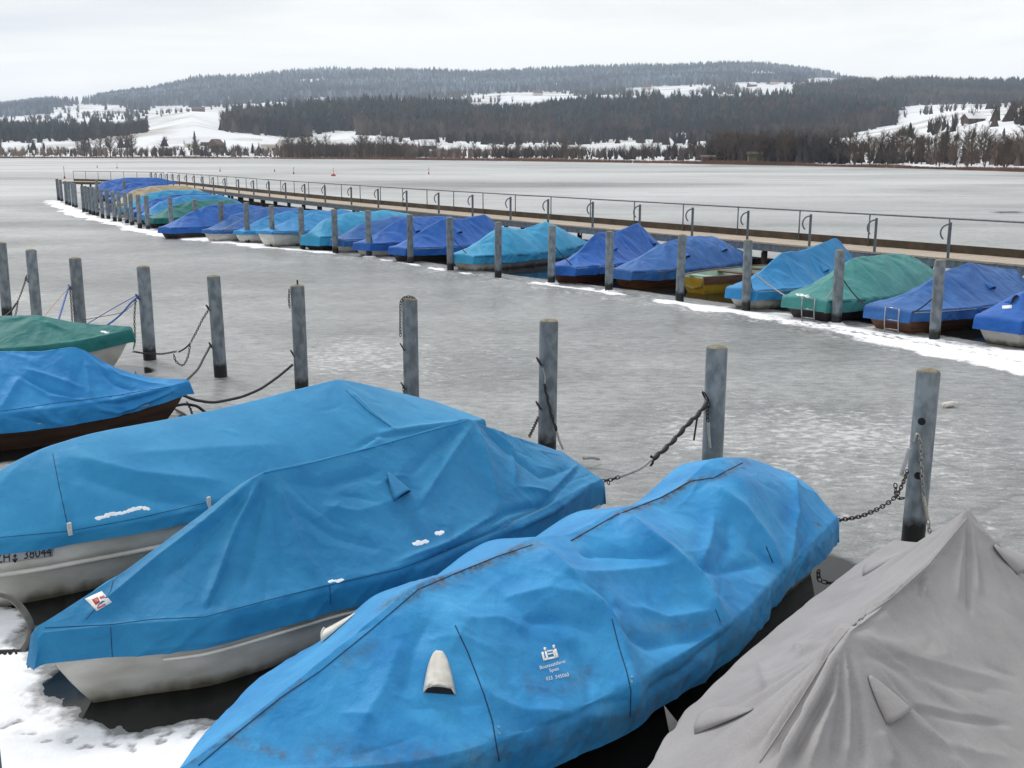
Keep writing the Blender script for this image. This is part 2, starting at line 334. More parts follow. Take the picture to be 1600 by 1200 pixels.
M['cover_left_blue'] = tarp('pleated_blue_cover_cloth', (0.010, 0.185, 0.48), (0.026, 0.26, 0.58), seed=21)
M['cover_grey'] = tarp('grey_cover_cloth', (0.27, 0.26, 0.265), (0.34, 0.33, 0.335), seed=27, rough=0.75, crease=0.0045)
M['cover_green'] = tarp('green_cover_cloth', (0.012, 0.14, 0.135), (0.022, 0.185, 0.175), seed=33)
M['cover_royal'] = tarp('royal_blue_cloth', (0.006, 0.085, 0.36), (0.018, 0.13, 0.47), seed=39)
M['cover_dusty'] = tarp('dusty_blue_cloth', (0.014, 0.095, 0.32), (0.040, 0.15, 0.41), seed=45)
M['cover_light'] = tarp('light_blue_cloth', (0.018, 0.20, 0.47), (0.035, 0.26, 0.55), seed=51)
M['cover_cyan'] = tarp('cyan_cloth', (0.02, 0.25, 0.47), (0.04, 0.32, 0.55), seed=57)
M['cover_seagreen'] = tarp('sea_green_cloth', (0.035, 0.205, 0.20), (0.065, 0.27, 0.26), seed=63)
M['cover_beige'] = tarp('beige_cloth', (0.42, 0.34, 0.22), (0.5, 0.41, 0.28), seed=69)
# ------------------------------------------------------------------ where boats and posts stand (used by ice and snow too)
class Spec: pass
def spec(B, ang, Ln, half, zg, ridge, hoop=0.0, sag=1.15, skirt=0.2, side=None):
    s = Spec(); s.B = np.array(B, float)[:2]; a = R(ang); s.d = np.array([math.cos(a), math.sin(a)]); s.n = np.array([s.d[1], -s.d[0]])
    if s.n @ -s.B < 0: s.n = -s.n          # n points to the quay side
    s.L = Ln; s.half = half; s.zg = zg; s.ridge = ridge; s.hoop = hoop; s.sag = sag; s.skirt = skirt; s.ang = ang
    return s
def w3(sp, s, n, z):
    s, n, z = np.broadcast_arrays(np.asarray(s, float), np.asarray(n, float), np.asarray(z, float))
    xy = sp.B + s[..., None] * sp.d + n[..., None] * sp.n
    return np.concatenate([xy, z[..., None]], -1)
S4 = spec(at(285, 1212, .6), 46.9, 5.72, [(0,.03),(.3,.27),(1.04,.72),(1.72,.87),(2.4,.93),(3.2,.92),(4.4,.71),(5.72,.47)], [(0,.62),(1.5,.53),(5.72,.55)],
          [(0,.64),(.3,.72),(1.08,.98),(1.5,1.12),(1.95,1.09),(2.46,1.12),(2.9,1.055),(3.31,1.09),(3.8,1.065),(4.15,1.10),(4.5,1.22),(4.95,1.14),(5.4,.98),(5.72,.84)],
          hoop=[(0,0),(.9,.02),(1.5,.5),(1.95,.36),(2.46,.68),(2.9,.4),(3.35,.7),(3.9,.36),(4.5,.8),(5.0,.55),(5.72,.5)], sag=1.12, skirt=[(0,.16),(1,.24),(2.6,.28),(4.4,.26),(5.72,.24)])
S3 = spec(at(62, 985, .6), 46.8, 4.95, [(0,.05),(.35,.25),(.83,.54),(1.75,.68),(2.28,.78),(3.58,.70),(4.95,.50)], [(0,.60),(1,.58),(4.95,.57)],
          [(0,.63),(.6,.83),(1.06,1.02),(1.70,1.27),(2.1,1.235),(2.63,1.235),(3.2,1.26),(3.70,1.295),(4.0,1.14),(4.4,.97),(4.95,.74)],
          hoop=[(0,.15),(1,.08),(1.7,0.0),(2.7,.1),(3.7,0.0),(4.95,.25)], sag=1.18, skirt=[(0,.22),(2,.22),(4.95,.26)])
S2 = spec((-4.78, 7.36), 50.8, 6.15, [(0,.03),(.6,.30),(1.35,.60),(2.46,.87),(4,.92),(5.3,.86),(6.15,.74)], [(0,.68),(1.2,.62),(6.15,.6)],
          [(0,.70),(.8,.92),(1.6,1.15),(2.0,1.17),(3.2,1.15),(4.65,1.19),(5.0,1.1),(5.5,.93),(6.15,.70)],
          hoop=[(0,.2),(1.2,.4),(1.8,.55),(4.6,.45),(5.2,.2),(6.15,.2)], sag=1.1, skirt=[(0,.115),(6.15,.13)])
S1 = spec((-4.28, 13.92), 204, 5.6, [(0,.05),(.5,.31),(1.2,.58),(2.2,.77),(4,.82),(5.6,.6)], [(0,.56),(1,.50),(5.6,.5)],
          [(0,.58),(.45,.64),(.85,.80),(1.32,1.12),(1.7,1.09),(2.2,1.12),(3.5,1.12),(4.5,1.1),(5.6,.6)],
          hoop=[(0,.1),(1.2,.1),(2.2,.25),(5.6,.2)], sag=1.2, skirt=[(0,.16),(1,.22),(5.6,.26)])
S0 = spec((-6.20, 17.35), 197, 5.6, [(0,.06),(.5,.36),(1.2,.62),(2.2,.8),(4,.82),(5.6,.6)], [(0,.70),(1,.60),(5.6,.55)],
          [(0,.74),(.5,.80),(.9,.86),(1.35,.98),(2.0,1.0),(3.5,1.0),(5.6,.7)],
          hoop=.2, sag=1.2, skirt=[(0,.2),(1,.2),(5.6,.22)])
S5 = spec((.53, 3.43), 53.3, 5.25, [(0,.04),(.5,.4),(1.25,.73),(2.0,.83),(2.86,.87),(4,.86),(5.25,.80)], [(0,.55),(5.25,.5)],
          [(0,.6),(1.0,.86),(1.9,1.20),(2.3,1.16),(3.0,1.14),(3.6,1.17),(4.02,1.26),(4.3,1.08),(4.7,.86),(5.25,.62)],
          hoop=0.0, sag=1.28, skirt=[(0,.2),(5.25,.2)])
NEAR = [S0, S1, S2, S3, S4, S5]
def outline(sp, grow=0.0, k=24):
    s = np.linspace(0, sp.L, k); h = crv(sp.half, s) + grow
    a = w3(sp, s, h, 0)[:, :2]; b = w3(sp, s, -h, 0)[:, :2]
    return np.r_[a, b[::-1]]
# near posts stand 1.6 m out of the ice; tops give their places
NPOST = [at(x, y, 1.6) for x, y in [(1448,580),(1120,543),(856,502),(640,468),(465,447),(336,432),(224,417),(117,404),(48,391),(0,380)]]
FPX = [(1470,405),(1314,390),(1170,378),(1065,369.5),(953,360.5),(862,354),(778,348),(703,341.5),(640,335.5),(575,330),(522,326.5),(470,323),(423,320.5),(384,317.5),(344,314.5),(303,311.5),(265,308.5),(228,306),
       (215,304.5),(203,302.5),(195,301),(184,299.5),(176,298.5),(166,297),(157,295.5),(149,294),(143,293),(138,292),(133,291),(128,290),(116,287),(112,286),(106,285),(101,283.5),(94,281.5),(89,280)]
FPOST = [at(x, y, 1.55) for x, y in FPX]
# jetty edge nearest the boats
JPX = [(1780,430),(1600,413),(1480,404),(1258,384.5),(1076,369),(923,354.5),(793,343.3),(683,333.5),(589,324.5),(507,316.5),(446,310),(395,304.3),(330,297),(280,291),(236,286)]
JE = np.array([at(x, y, 1.0)[:2] for x, y in JPX])
def resample(P, step):
    P = np.asarray(P, float); seg = np.linalg.norm(np.diff(P, axis=0), axis=1); s = np.r_[0, np.cumsum(seg)]
    # smooth: fit a low order polynomial against chord length
    q = np.arange(0, s[-1], step); return np.c_[[np.polyval(np.polyfit(s, P[:, k], 4), q) for k in range(P.shape[1])]].T
JC = resample(JE, 0.15)
# ------------------------------------------------------------------ ice
def growing(a, b, step, far, g=1.13):
    c = list(np.arange(a, b, step)); st = step
    while c[-1] < far: st *= g; c.append(c[-1] + st)
    return c
xs = growing(0, 13, 0.14, 9000); xs = np.array([-v for v in xs[:0:-1]] + xs)
ys = np.array([-v for v in growing(0, 1, 1.0, 6000, 1.5)[:0:-1]] + growing(0, 40, 0.14, 7000, 1.1))
gx, gy = np.meshgrid(xs, ys); P2 = np.c_[gx.ravel(), gy.ravel()]
wet_shade = np.zeros(len(P2)); nearm = (np.abs(P2[:, 0]) < 14) & (P2[:, 1] > 2) & (P2[:, 1] < 30); Pn = P2[nearm]
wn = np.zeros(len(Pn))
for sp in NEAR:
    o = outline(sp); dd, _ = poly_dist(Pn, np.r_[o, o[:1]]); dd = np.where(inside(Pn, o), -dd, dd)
    wn = np.maximum(wn, 1 - sstep(0.08, 0.55, dd))  # dark wet ice around the hulls, with their shade painted in
# dark water between the quay boats, hull shadow and reflection painted in
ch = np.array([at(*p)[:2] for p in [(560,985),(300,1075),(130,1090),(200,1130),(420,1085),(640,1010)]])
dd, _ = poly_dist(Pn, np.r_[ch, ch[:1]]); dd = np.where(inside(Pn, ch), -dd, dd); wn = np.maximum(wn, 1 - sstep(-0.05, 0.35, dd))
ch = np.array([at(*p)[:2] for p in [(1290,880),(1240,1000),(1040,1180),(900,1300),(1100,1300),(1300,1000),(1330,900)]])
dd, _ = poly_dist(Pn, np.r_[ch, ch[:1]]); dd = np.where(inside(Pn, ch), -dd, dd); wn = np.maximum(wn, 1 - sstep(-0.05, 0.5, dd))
wet_shade[nearm] = wn
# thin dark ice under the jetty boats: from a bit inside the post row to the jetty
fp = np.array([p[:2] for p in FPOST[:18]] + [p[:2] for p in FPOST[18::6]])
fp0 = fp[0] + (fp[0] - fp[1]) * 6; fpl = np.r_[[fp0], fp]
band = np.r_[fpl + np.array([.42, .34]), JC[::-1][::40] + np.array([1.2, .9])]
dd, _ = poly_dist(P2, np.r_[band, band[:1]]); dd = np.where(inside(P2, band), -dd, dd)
wet_shade = np.maximum(wet_shade, (1 - sstep(-0.5, 0.25, dd)) * 0.93)
# an open lead far out on the right
ld = np.array([at(*p)[:2] for p in [(1515,329),(1560,331),(1640,336)]]); dd, _ = poly_dist(P2, ld); wet_shade = np.maximum(wet_shade, 1 - sstep(.25, .6, dd))
# frost: where the ice carries loose snow crumbs
px = proj(np.c_[P2, np.zeros(len(P2))]); vis = P2[:, 1] > 3
def blob(x, y, rx, ry): return np.where(vis, np.exp(-(((px[:, 0] - x) / rx) ** 2 + ((px[:, 1] - y) / ry) ** 2)), 0)
frost = np.clip(.78 * blob(1380, 710, 380, 110) + 0.5 * blob(1150, 670, 300, 50) + 0.95 * blob(540, 555, 110, 35) + 0.5 * blob(700, 590, 240, 40) + .6 * blob(330, 470, 90, 25)
                + 0.9 * blob(30, 462, 60, 22) + .5 * blob(900, 540, 300, 30) + 0.45 * blob(700, 440, 500, 40) + .35*blob(1500,850,200,60), 0, 1)
frost = np.maximum(frost, np.where(P2[:, 1] > 60, 0.42, 0.22))
dd, _ = poly_dist(P2, fpl - np.array([.35, .28])); frost = np.maximum(frost, (1 - sstep(.3, 2.0, dd)) * 0.9)
M['ice'] = m = bpy.data.materials.new('lake_ice'); m.use_nodes = True; t = m.node_tree; k = t.links; p = t.nodes['Principled BSDF']
g = N(t, 'ShaderNodeNewGeometry')
def tn(scale, detail=5, rough=.55, dist=0.0, sx=(1, 1, 1)):
    mm = N(t, 'ShaderNodeMapping'); mm.inputs['Scale'].default_value = sx; k.new(g.outputs['Position'], mm.inputs[0])
    n = N(t, 'ShaderNodeTexNoise'); n.inputs['Scale'].default_value = scale; n.inputs['Detail'].default_value = detail; n.inputs['Roughness'].default_value = rough
    n.inputs['Distortion'].default_value = dist; k.new(mm.outputs[0], n.inputs['Vector']); return n.outputs['Fac']
def rmp(f, a, b, c0, c1):
    r = N(t, 'ShaderNodeValToRGB'); r.color_ramp.elements[0].position = a; r.color_ramp.elements[1].position = b
    c0 = c0 if isinstance(c0, tuple) else (c0,) * 3; c1 = c1 if isinstance(c1, tuple) else (c1,) * 3
    r.color_ramp.elements[0].color = (*c0, 1); r.color_ramp.elements[1].color = (*c1, 1); k.new(f, r.inputs[0]); return r.outputs[0]
def mth(op, a, b=None, c=None):
    n = N(t, 'ShaderNodeMath', operation=op)
    for i, q in enumerate((a, b, c)):
        if q is None: continue
        if isinstance(q, (int, float)): n.inputs[i].default_value = q
        else: k.new(q, n.inputs[i])
    return n.outputs[0]
def mixc(f, a, b, blend='MIX'):
    n = N(t, 'ShaderNodeMix', data_type='RGBA', blend_type=blend)
    if isinstance(f, (int, float)): n.inputs[0].default_value = f
    else: k.new(f, n.inputs[0])
    for i, q in ((6, a), (7, b)):
        if isinstance(q, tuple): n.inputs[i].default_value = (*q, 1)
        else: k.new(q, n.inputs[i])
    return n.outputs[2]
aw = N(t, 'ShaderNodeAttribute'); aw.attribute_name = 'wet_shade'; af = N(t, 'ShaderNodeAttribute'); af.attribute_name = 'frost'; aff = N(t, 'ShaderNodeAttribute'); aff.attribute_name = 'far'
c_ice = rmp(tn(0.32, 8, .62, .6), .30, .70, (.165, .172, .175), (.285, .292, .292))
c_ice = mixc(1.0, c_ice, rmp(tn(0.03, 6, .6, 1.5, (.6, 1.6, 1)), .35, .66, .66, 1.4), 'MULTIPLY')
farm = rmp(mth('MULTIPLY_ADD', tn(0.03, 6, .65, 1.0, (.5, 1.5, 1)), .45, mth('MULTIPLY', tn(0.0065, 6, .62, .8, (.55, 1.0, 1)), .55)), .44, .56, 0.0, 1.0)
c_ice = mixc(1.0, c_ice, rmp(tn(5, 8, .75, .3, (.7, 1.3, 1)), .36, .64, .62, 1.36), 'MULTIPLY')
c_ice = mixc(1.0, c_ice, rmp(tn(30, 4, .7), .36, .64, .78, 1.2), 'MULTIPLY')
crumb = mth('ADD', tn(7.5, 6, .68, .2, (.8, 1.25, 1)), mth('MULTIPLY', tn(1.1, 4, .6), .35))
crumb = mth('ADD', crumb, mth('MULTIPLY', af.outputs['Fac'], .21))
fmask = rmp(crumb, .85, .98, 0.0, .62)
streak = rmp(mth('ADD', tn(0.055, 7, .7, .8, (.5, 1.7, 1)), .02), .63, .71, 0.0, .6)
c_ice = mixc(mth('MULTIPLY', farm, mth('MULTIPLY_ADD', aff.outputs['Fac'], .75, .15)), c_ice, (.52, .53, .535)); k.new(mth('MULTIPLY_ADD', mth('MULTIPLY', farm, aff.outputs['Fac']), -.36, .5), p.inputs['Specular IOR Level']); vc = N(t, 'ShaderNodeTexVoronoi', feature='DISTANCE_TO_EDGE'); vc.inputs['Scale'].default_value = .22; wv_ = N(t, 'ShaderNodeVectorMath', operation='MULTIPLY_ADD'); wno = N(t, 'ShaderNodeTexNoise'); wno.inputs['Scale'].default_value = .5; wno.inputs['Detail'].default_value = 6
k.new(g.outputs['Position'], wno.inputs['Vector']); k.new(wno.outputs['Color'], wv_.inputs[0]); wv_.inputs[1].default_value = (2.2, 2.2, 0); k.new(g.outputs['Position'], wv_.inputs[2]); k.new(wv_.outputs[0], vc.inputs['Vector'])
crack = mth('MULTIPLY', rmp(vc.outputs['Distance'], .0, .006, 1.0, 0.0), rmp(tn(.25, 4), .45, .6, 0.0, .75)); c_ice = mixc(crack, c_ice, (.10, .105, .11))
c_ice = mixc(fmask, c_ice, (.66, .67, .68)); c_ice = mixc(streak, c_ice, (.62, .63, .64))
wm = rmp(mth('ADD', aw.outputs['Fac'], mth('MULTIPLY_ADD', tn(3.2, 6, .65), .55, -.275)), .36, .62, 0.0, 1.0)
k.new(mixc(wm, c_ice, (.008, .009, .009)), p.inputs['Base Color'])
rr = mth('MULTIPLY_ADD', tn(2.0, 5), .25, .26); mr = N(t, 'ShaderNodeMix'); k.new(wm, mr.inputs[0]); k.new(rr, mr.inputs[2]); mr.inputs[3].default_value = .09
mr2 = N(t, 'ShaderNodeMix'); k.new(fmask, mr2.inputs[0]); k.new(mr.outputs[0], mr2.inputs[2]); mr2.inputs[3].default_value = .8
k.new(mr2.outputs[0], p.inputs['Roughness']); p.inputs['IOR'].default_value = 1.31
bh = mth('ADD', mth('MULTIPLY', fmask, .5), mth('ADD', mth('MULTIPLY', tn(9, 4), .5), mth('MULTIPLY', tn(1.3, 3), 1.2)))
bh = mth('MULTIPLY', bh, mth('SUBTRACT', 1.0, mth('MULTIPLY', wm, .9)))
b = N(t, 'ShaderNodeBump'); b.inputs['Strength'].default_value = .7; b.inputs['Distance'].default_value = .012; k.new(bh, b.inputs['Height']); k.new(b.outputs[0], p.inputs['Normal'])
ice = gridmesh('lake_ice', np.stack([gx, gy, np.zeros_like(gx)], -1), M['ice'], smooth=True, attrs={'wet_shade': wet_shade, 'frost': frost, 'far': sstep(25, 70, P2[:, 1])})
tag(ice, 'grey frozen lake surface', 'ice', kind='structure')
# ------------------------------------------------------------------ snow lying on the ice
M['lake_snow'] = mat('lake_snow', (0.86, 0.87, 0.9), 0.85, var=0.03, scale=9, bump=0.006, bscale=40, spec=0.2)
t = M['lake_snow'].node_tree; k = t.links; p = t.nodes['Principled BSDF']; src = p.inputs['Base Color'].links[0].from_socket; g = N(t, 'ShaderNodeNewGeometry')
ad = N(t, 'ShaderNodeAttribute'); ad.attribute_name = 'depth'       # thin soaked edges let the dark ice through
sl_ = rmp(mth('ADD', mth('MULTIPLY', ad.outputs['Fac'], 38.0), mth('MULTIPLY_ADD', tn(16, 6, .7), .7, -.35)), .08, .5, 0.0, 1.0)
k.new(mixc(sl_, (.24, .245, .25), src), p.inputs['Base Color'])
def snow_sheet(name, X, Y, H, label):
    G = np.stack([X, Y, H], -1); a, b_ = X.shape; idx = np.arange(a * b_).reshape(a, b_)
    q = np.stack([idx[:-1, :-1], idx[:-1, 1:], idx[1:, 1:], idx[1:, :-1]], -1).reshape(-1, 4)
    keep = (H.ravel()[q] > -0.004).any(1); o = npmesh(name, G.reshape(-1, 3), q[keep], M['lake_snow'], smooth=True, attrs={'depth': H.ravel()})
    return tag(o, label, 'snow', kind='structure')
# beside the quay
X, Y = np.meshgrid(np.arange(-6.5, 0.6, .022), np.arange(3.4, 8.6, .022)); Q = np.c_[X.ravel(), Y.ravel()]
pol = np.array([at(*p)[:2] for p in [(-500,880),(-60,905),(0,918),(45,955),(62,1010),(85,1075),(130,1118),(215,1140),(330,1108),(470,1072),(560,1180),(420,1400),(-500,1500)]])
dd, _ = poly_dist(Q, np.r_[pol, pol[:1]]); dd = np.where(inside(Q, pol), dd, -dd)
dd = dd + .10 * fbm(Q[:, 0] * 2.3, Q[:, 1] * 2.3, o=5) + .03 * fbm(Q[:, 0] * 14, Q[:, 1] * 14, o=3)
H = -.006 + .03 * sstep(-.05, .34, dd) * (1 + .22 * fbm(Q[:, 0] * 3, Q[:, 1] * 3)) + .0015 * fbm(Q[:, 0] * 22, Q[:, 1] * 22)
H = np.where(dd < -.05, -.02, H)
prints = [(10,1138),(32,1130),(45,1150),(68,1162),(108,1158),(135,1168),(172,1168),(205,1172),(248,1164),(262,1150),(320,1140),(338,1130),(352,1118),(372,1112),(300,1150),(395,1092)]
for (x, y) in prints:
    c = at(x, y)[:2]
    for q in range(3):
        a = random.random() * 6.28; cc = c + np.array([math.cos(a), math.sin(a)]) * .035 * (q > 0)
        r2 = ((Q - cc) ** 2).sum(1); H = np.minimum(H, np.where(r2 < .034 ** 2, .003 + r2 * 14, 9))
snow_sheet('snow', X, Y, H.reshape(X.shape), 'snow patch with paw prints beside the quay boats')
# along the foot of the post row by the jetty
fl = np.array([[p[0], p[1]] for p in FPOST]); fl = np.r_[[fl[0] + (fl[0] - fl[2]) * 1.5], fl]
sl = np.r_[0, np.cumsum(np.linalg.norm(np.diff(fl, axis=0), axis=1))]
sq = np.arange(0, sl[-1], .09); cx = np.interp(sq, sl, fl[:, 0]); cy = np.interp(sq, sl, fl[:, 1])
kk = np.ones(31) / 31; cxs = np.convolve(np.pad(cx, 15, 'edge'), kk, 'valid'); cys = np.convolve(np.pad(cy, 15, 'edge'), kk, 'valid')
tx = np.gradient(cxs); ty = np.gradient(cys); ln = np.hypot(tx, ty); nx, ny = ty / ln, -tx / ln        # towards the jetty
sgn = np.sign(nx); nx, ny = nx * sgn, ny * sgn
ppx = proj(np.c_[cxs, cys, np.zeros(len(cxs))])[:, 0]
wid = np.interp(ppx, [90,150,200,215,250,300,420,500,520,570,620,700,760,800,900,1000,1060,1130,1200,1300,1400,1500,1700], [1.2,1.4,1.0,.9,1.3,1.3,1.15,.75,.35,.15,.2,.45,.6,.5,.5,.35,.5,.75,.9,1.0,1.2,1.5,2.0])
inn = np.interp(ppx, [90,300,400,480,560,700,760,900,1000,1150,1250,1350,1450,1700], [.2,.15,.2,.1,.0,.0,.1,.05,.05,.2,.55,.45,.35,.4])
wq = np.arange(-3.3, 1.2, .05); SS, WW = np.meshgrid(sq, wq, indexing='ij')
X = cxs[:, None] + nx[:, None] * WW; Y = cys[:, None] + ny[:, None] * WW; Q = np.c_[X.ravel(), Y.ravel()]
dd = np.minimum(WW + wid[:, None], inn[:, None] - WW).ravel() + .30 * fbm(Q[:, 0] * .9, Q[:, 1] * .9, o=5) + .08 * fbm(Q[:, 0] * 6, Q[:, 1] * 6, o=3)
H = -.006 + .03 * sstep(-.05, .5, dd) * (1 + .3 * fbm(Q[:, 0] * 3, Q[:, 1] * 3)); H = np.where(dd < -.05, -.02, H)
# bird and fox tracks along the edge
for (x0, y0, x1, y1, cnt) in [(1190,492,1600,566,60),(1170,499,1590,548,46),(1330,520,1560,548,24),(1110,487,1320,512,22)]:
    for q in range(cnt):
        f = q / cnt; c = at(x0 + (x1 - x0) * f + random.uniform(-5, 5), y0 + (y1 - y0) * f + random.uniform(-2, 2))[:2]
        r2 = (((Q - c) * np.array([.8, .8])) ** 2).sum(1); H = np.minimum(H, np.where(r2 < .06 ** 2, .0 + r2 * 6, 9))
snow_sheet('snow', X, Y, H.reshape(X.shape), 'snow strip along the foot of the jetty posts')
# snow by the far left posts of the near row
# ------------------------------------------------------------------ far shore, fields and hills
TX = np.array([-1500,-900,-500,-250] + list(range(-100, 1701, 20)) + [1900,2200,2700,3400], float)
def rS(x): return 3.5 * F / (lin([(-1500,246),(0,246.2),(200,246.6),(400,247.2),(600,249),(800,251.3),(1000,254),(1200,257),(1400,260.5),(1600,265),(3400,280)], x) - HZ)
rings = [  # distance(x) , ('z', height) or control points of the ground line seen in direction x
 (lambda x: rS(x) - 3, ('z', -.5)), (lambda x: rS(x) + 4, ('z', .35)), (lambda x: rS(x) + 110, ('z', 2.6)),
 (lambda x: rS(x) + 360, [(-1500,228),(0,233),(100,232),(200,229),(300,224),(450,229),(600,227),(800,233),(1000,236),(1100,235),(1300,235),(1400,222),(1480,200),(1540,186),(1600,182),(3400,180)]),
 (lambda x: 0*x + 1150, [(-1500,205),(0,222),(60,222),(150,218),(230,207),(300,197),(350,206),(450,215),(500,212),(560,208),(640,214),(800,222),(900,221),(1000,215),(1100,213),(1200,215),(1300,212),(1400,196),(1500,176),(1600,172),(3400,170)]),
 (lambda x: 0*x + 1550, [(-1500,195),(0,206),(100,204),(200,205),(240,194),(300,181),(340,190),(450,182),(520,176),(620,172),(700,176),(800,180),(900,173),(1000,170),(1200,170),(1300,172),(1380,180),(1450,172),(1600,167),(3400,165)]),
 (lambda x: 0*x + 1900, [(-1500,190),(0,199),(100,192),(200,186),(300,173),(400,177),(520,182),(620,180),(720,178),(800,176),(900,172),(1000,168),(1100,166),(1200,163),(1300,158),(1400,158),(1600,158),(3400,158)]),
 (lambda x: 0*x + 2400, [(-1500,185),(0,189),(60,185),(150,179),(250,177),(350,170),(460,162),(560,163),(700,160),(800,158),(900,154),(1000,150),(1100,147),(1200,146),(1250,141),(1300,137),(1340,134),(1440,130),(1500,133),(1600,134),(3400,140)]),
 (lambda x: 0*x + 2900, [(-1500,180),(0,180),(100,170),(180,166),(250,168),(350,160),(460,156),(600,156),(720,150),(800,147),(900,145),(1000,138),(1100,133),(1160,137),(1240,129),(1300,128),(1350,134),(1600,140),(3400,145)]),
 (lambda x: 0*x + 3600, [(-1500,180),(0,173),(60,165),(120,160),(180,157),(250,151),(350,141),(450,136),(600,134),(800,131),(1000,122),(1100,118),(1200,118),(1280,123),(1350,136),(1600,145),(3400,150)]),
 (lambda x: 0*x + 4300, [(-1500,178),(-200,176),(0,170),(60,163),(100,160),(150,156),(200,148),(240,143),(300,128),(350,124),(380,125),(450,116),(520,112),(600,114),(680,115),(750,118),(850,112),(950,109),(1000,108),(1080,106),(1150,104),(1200,105),(1250,111),(1300,120),(1340,130),(1400,140),(1600,146),(3400,150)]),
 (lambda x: 0*x + 5200, [(-1500,200),(0,190),(300,160),(1200,140),(1600,170),(3400,190)]) ]
def ring_pts(i, x):
    fr, c = rings[i]; r = fr(x)
    out_ = []
    if c[0] == 'z':
        for xx, rr_ in zip(x, r):
            d = ray(xx, 238.0); hd = d[:2] / np.linalg.norm(d[:2]); out_.append((hd[0] * rr_, hd[1] * rr_, c[1]))
    else:
        yy = lin(c, x)
        for xx, y_, rr_ in zip(x, yy, r): out_.append(far_at(xx, y_, rr_))
    return np.array(out_)
RP = [ring_pts(i, TX) for i in range(len(rings))]
rows = []; SUB = [1, 2, 5, 8, 8, 8, 8, 8, 8, 10, 8]
for i in range(len(rings) - 1):
    for q in range(SUB[i]): rows.append(RP[i] + (RP[i + 1] - RP[i]) * q / SUB[i])
rows.append(RP[-1]); G = np.array(rows)
G[..., 2] += np.where(G[..., 1] > 500, 1.6, .1) * fbm(G[..., 0] * .004, G[..., 1] * .004, o=3) * sstep(2, 12, G[..., 2])
M['field'] = mat('snow_field', (0.72, 0.74, 0.77), 0.9, scale=0.012, col2=(0.42, 0.41, 0.38), detail=9, lo=.34, hi=.54, spec=.1)
tag(gridmesh('hills', G, M['field'], smooth=True), 'snow covered fields and hills across the lake', 'hills', kind='structure')
def ground(x, tt):
    """point on the far land: x = direction, tt = ring number (float)"""
    i = int(min(max(tt, 0), len(rings) - 1.001)); f = tt - i
    xi = np.interp(x, TX, np.arange(len(TX))); a = int(min(xi, len(TX) - 2)); g_ = xi - a
    P = lambda I: RP[I][a] * (1 - g_) + RP[I][a + 1] * g_
    q = P(i) * (1 - f) + P(i + 1) * f
    q = q.copy()
    q[2] += (1.6 if q[1] > 500 else .1) * float(fbm(q[0] * .004, q[1] * .004, o=3)) * float(sstep(2, 12, q[2])); return q
# --- woods: masses of small trees (one object for each wood)
def conifer_v(h, r, n=6):
    v = []; f = []
    for (z0, z1, rr) in ((.12, .55, 1.0), (.38, .78, .72), (.62, 1.0, .45)):
        o = len(v); v.append((0, 0, z1 * h))
        for q in range(n):
            a = 2 * math.pi * q / n + z0 * 5; k_ = rr * r * (1 if q % 2 else .72); v.append((k_ * math.cos(a), k_ * math.sin(a), z0 * h - (.04 * h if q % 2 else 0)))
        f += [(o, o + 1 + q, o + 1 + (q + 1) % n) for q in range(n)]
    return np.array(v), np.array(f)
def bare_v(h, r, cnt, rng, tw=.22):
    v = []; f = []
    def tri(a, b, w_):
        o = len(v); a = np.array(a); b = np.array(b); s_ = rng.normal(size=3); s_ /= np.linalg.norm(s_) + 1e-9
        v.extend([a + s_ * w_, a - s_ * w_, b]); f.append((o, o + 1, o + 2))
    tri((0, 0, 0), (0, 0, h * .8), .3)
    tri((0, 0, 0), (.2, 0, h * .75), .25)
    for q in range(cnt):
        a = rng.random() * 6.28; z = h * (.3 + .62 * rng.random()); rr = r * math.sqrt(max(.05, 1 - ((z / h - .6) / .42) ** 2)) * (.25 + .75 * rng.random())
        b = np.array([rr * math.cos(a), rr * math.sin(a), z]); st = b * np.array([.45, .45, 0]) + np.array([0, 0, max(h * .2, z - h * .22)])
        tri(st, b + np.array([0, 0, h * .06]), tw)
    return np.array(v), np.array(f)
rng = np.random.default_rng(11)
CON = [conifer_v(1, .2 + .06 * q, 6) for q in range(4)]
BARE = [bare_v(1.0, .36, 46, rng, .018) for q in range(5)]
def ground_v(x, tt):
    i = np.clip(tt, 0, len(rings) - 1.001).astype(int); f = (tt - i)[:, None]; xi = np.interp(x, TX, np.arange(len(TX))); a = np.minimum(xi, len(TX) - 2).astype(int); g_ = (xi - a)[:, None]; A = np.array(RP)
    q = (A[i, a] * (1 - g_) + A[i, a + 1] * g_) * (1 - f) + (A[i + 1, a] * (1 - g_) + A[i + 1, a + 1] * g_) * f
    q[:, 2] += np.where(q[:, 1] > 500, 1.6, .1) * fbm(q[:, 0] * .004, q[:, 1] * .004, o=3) * sstep(2, 12, q[:, 2]); return q
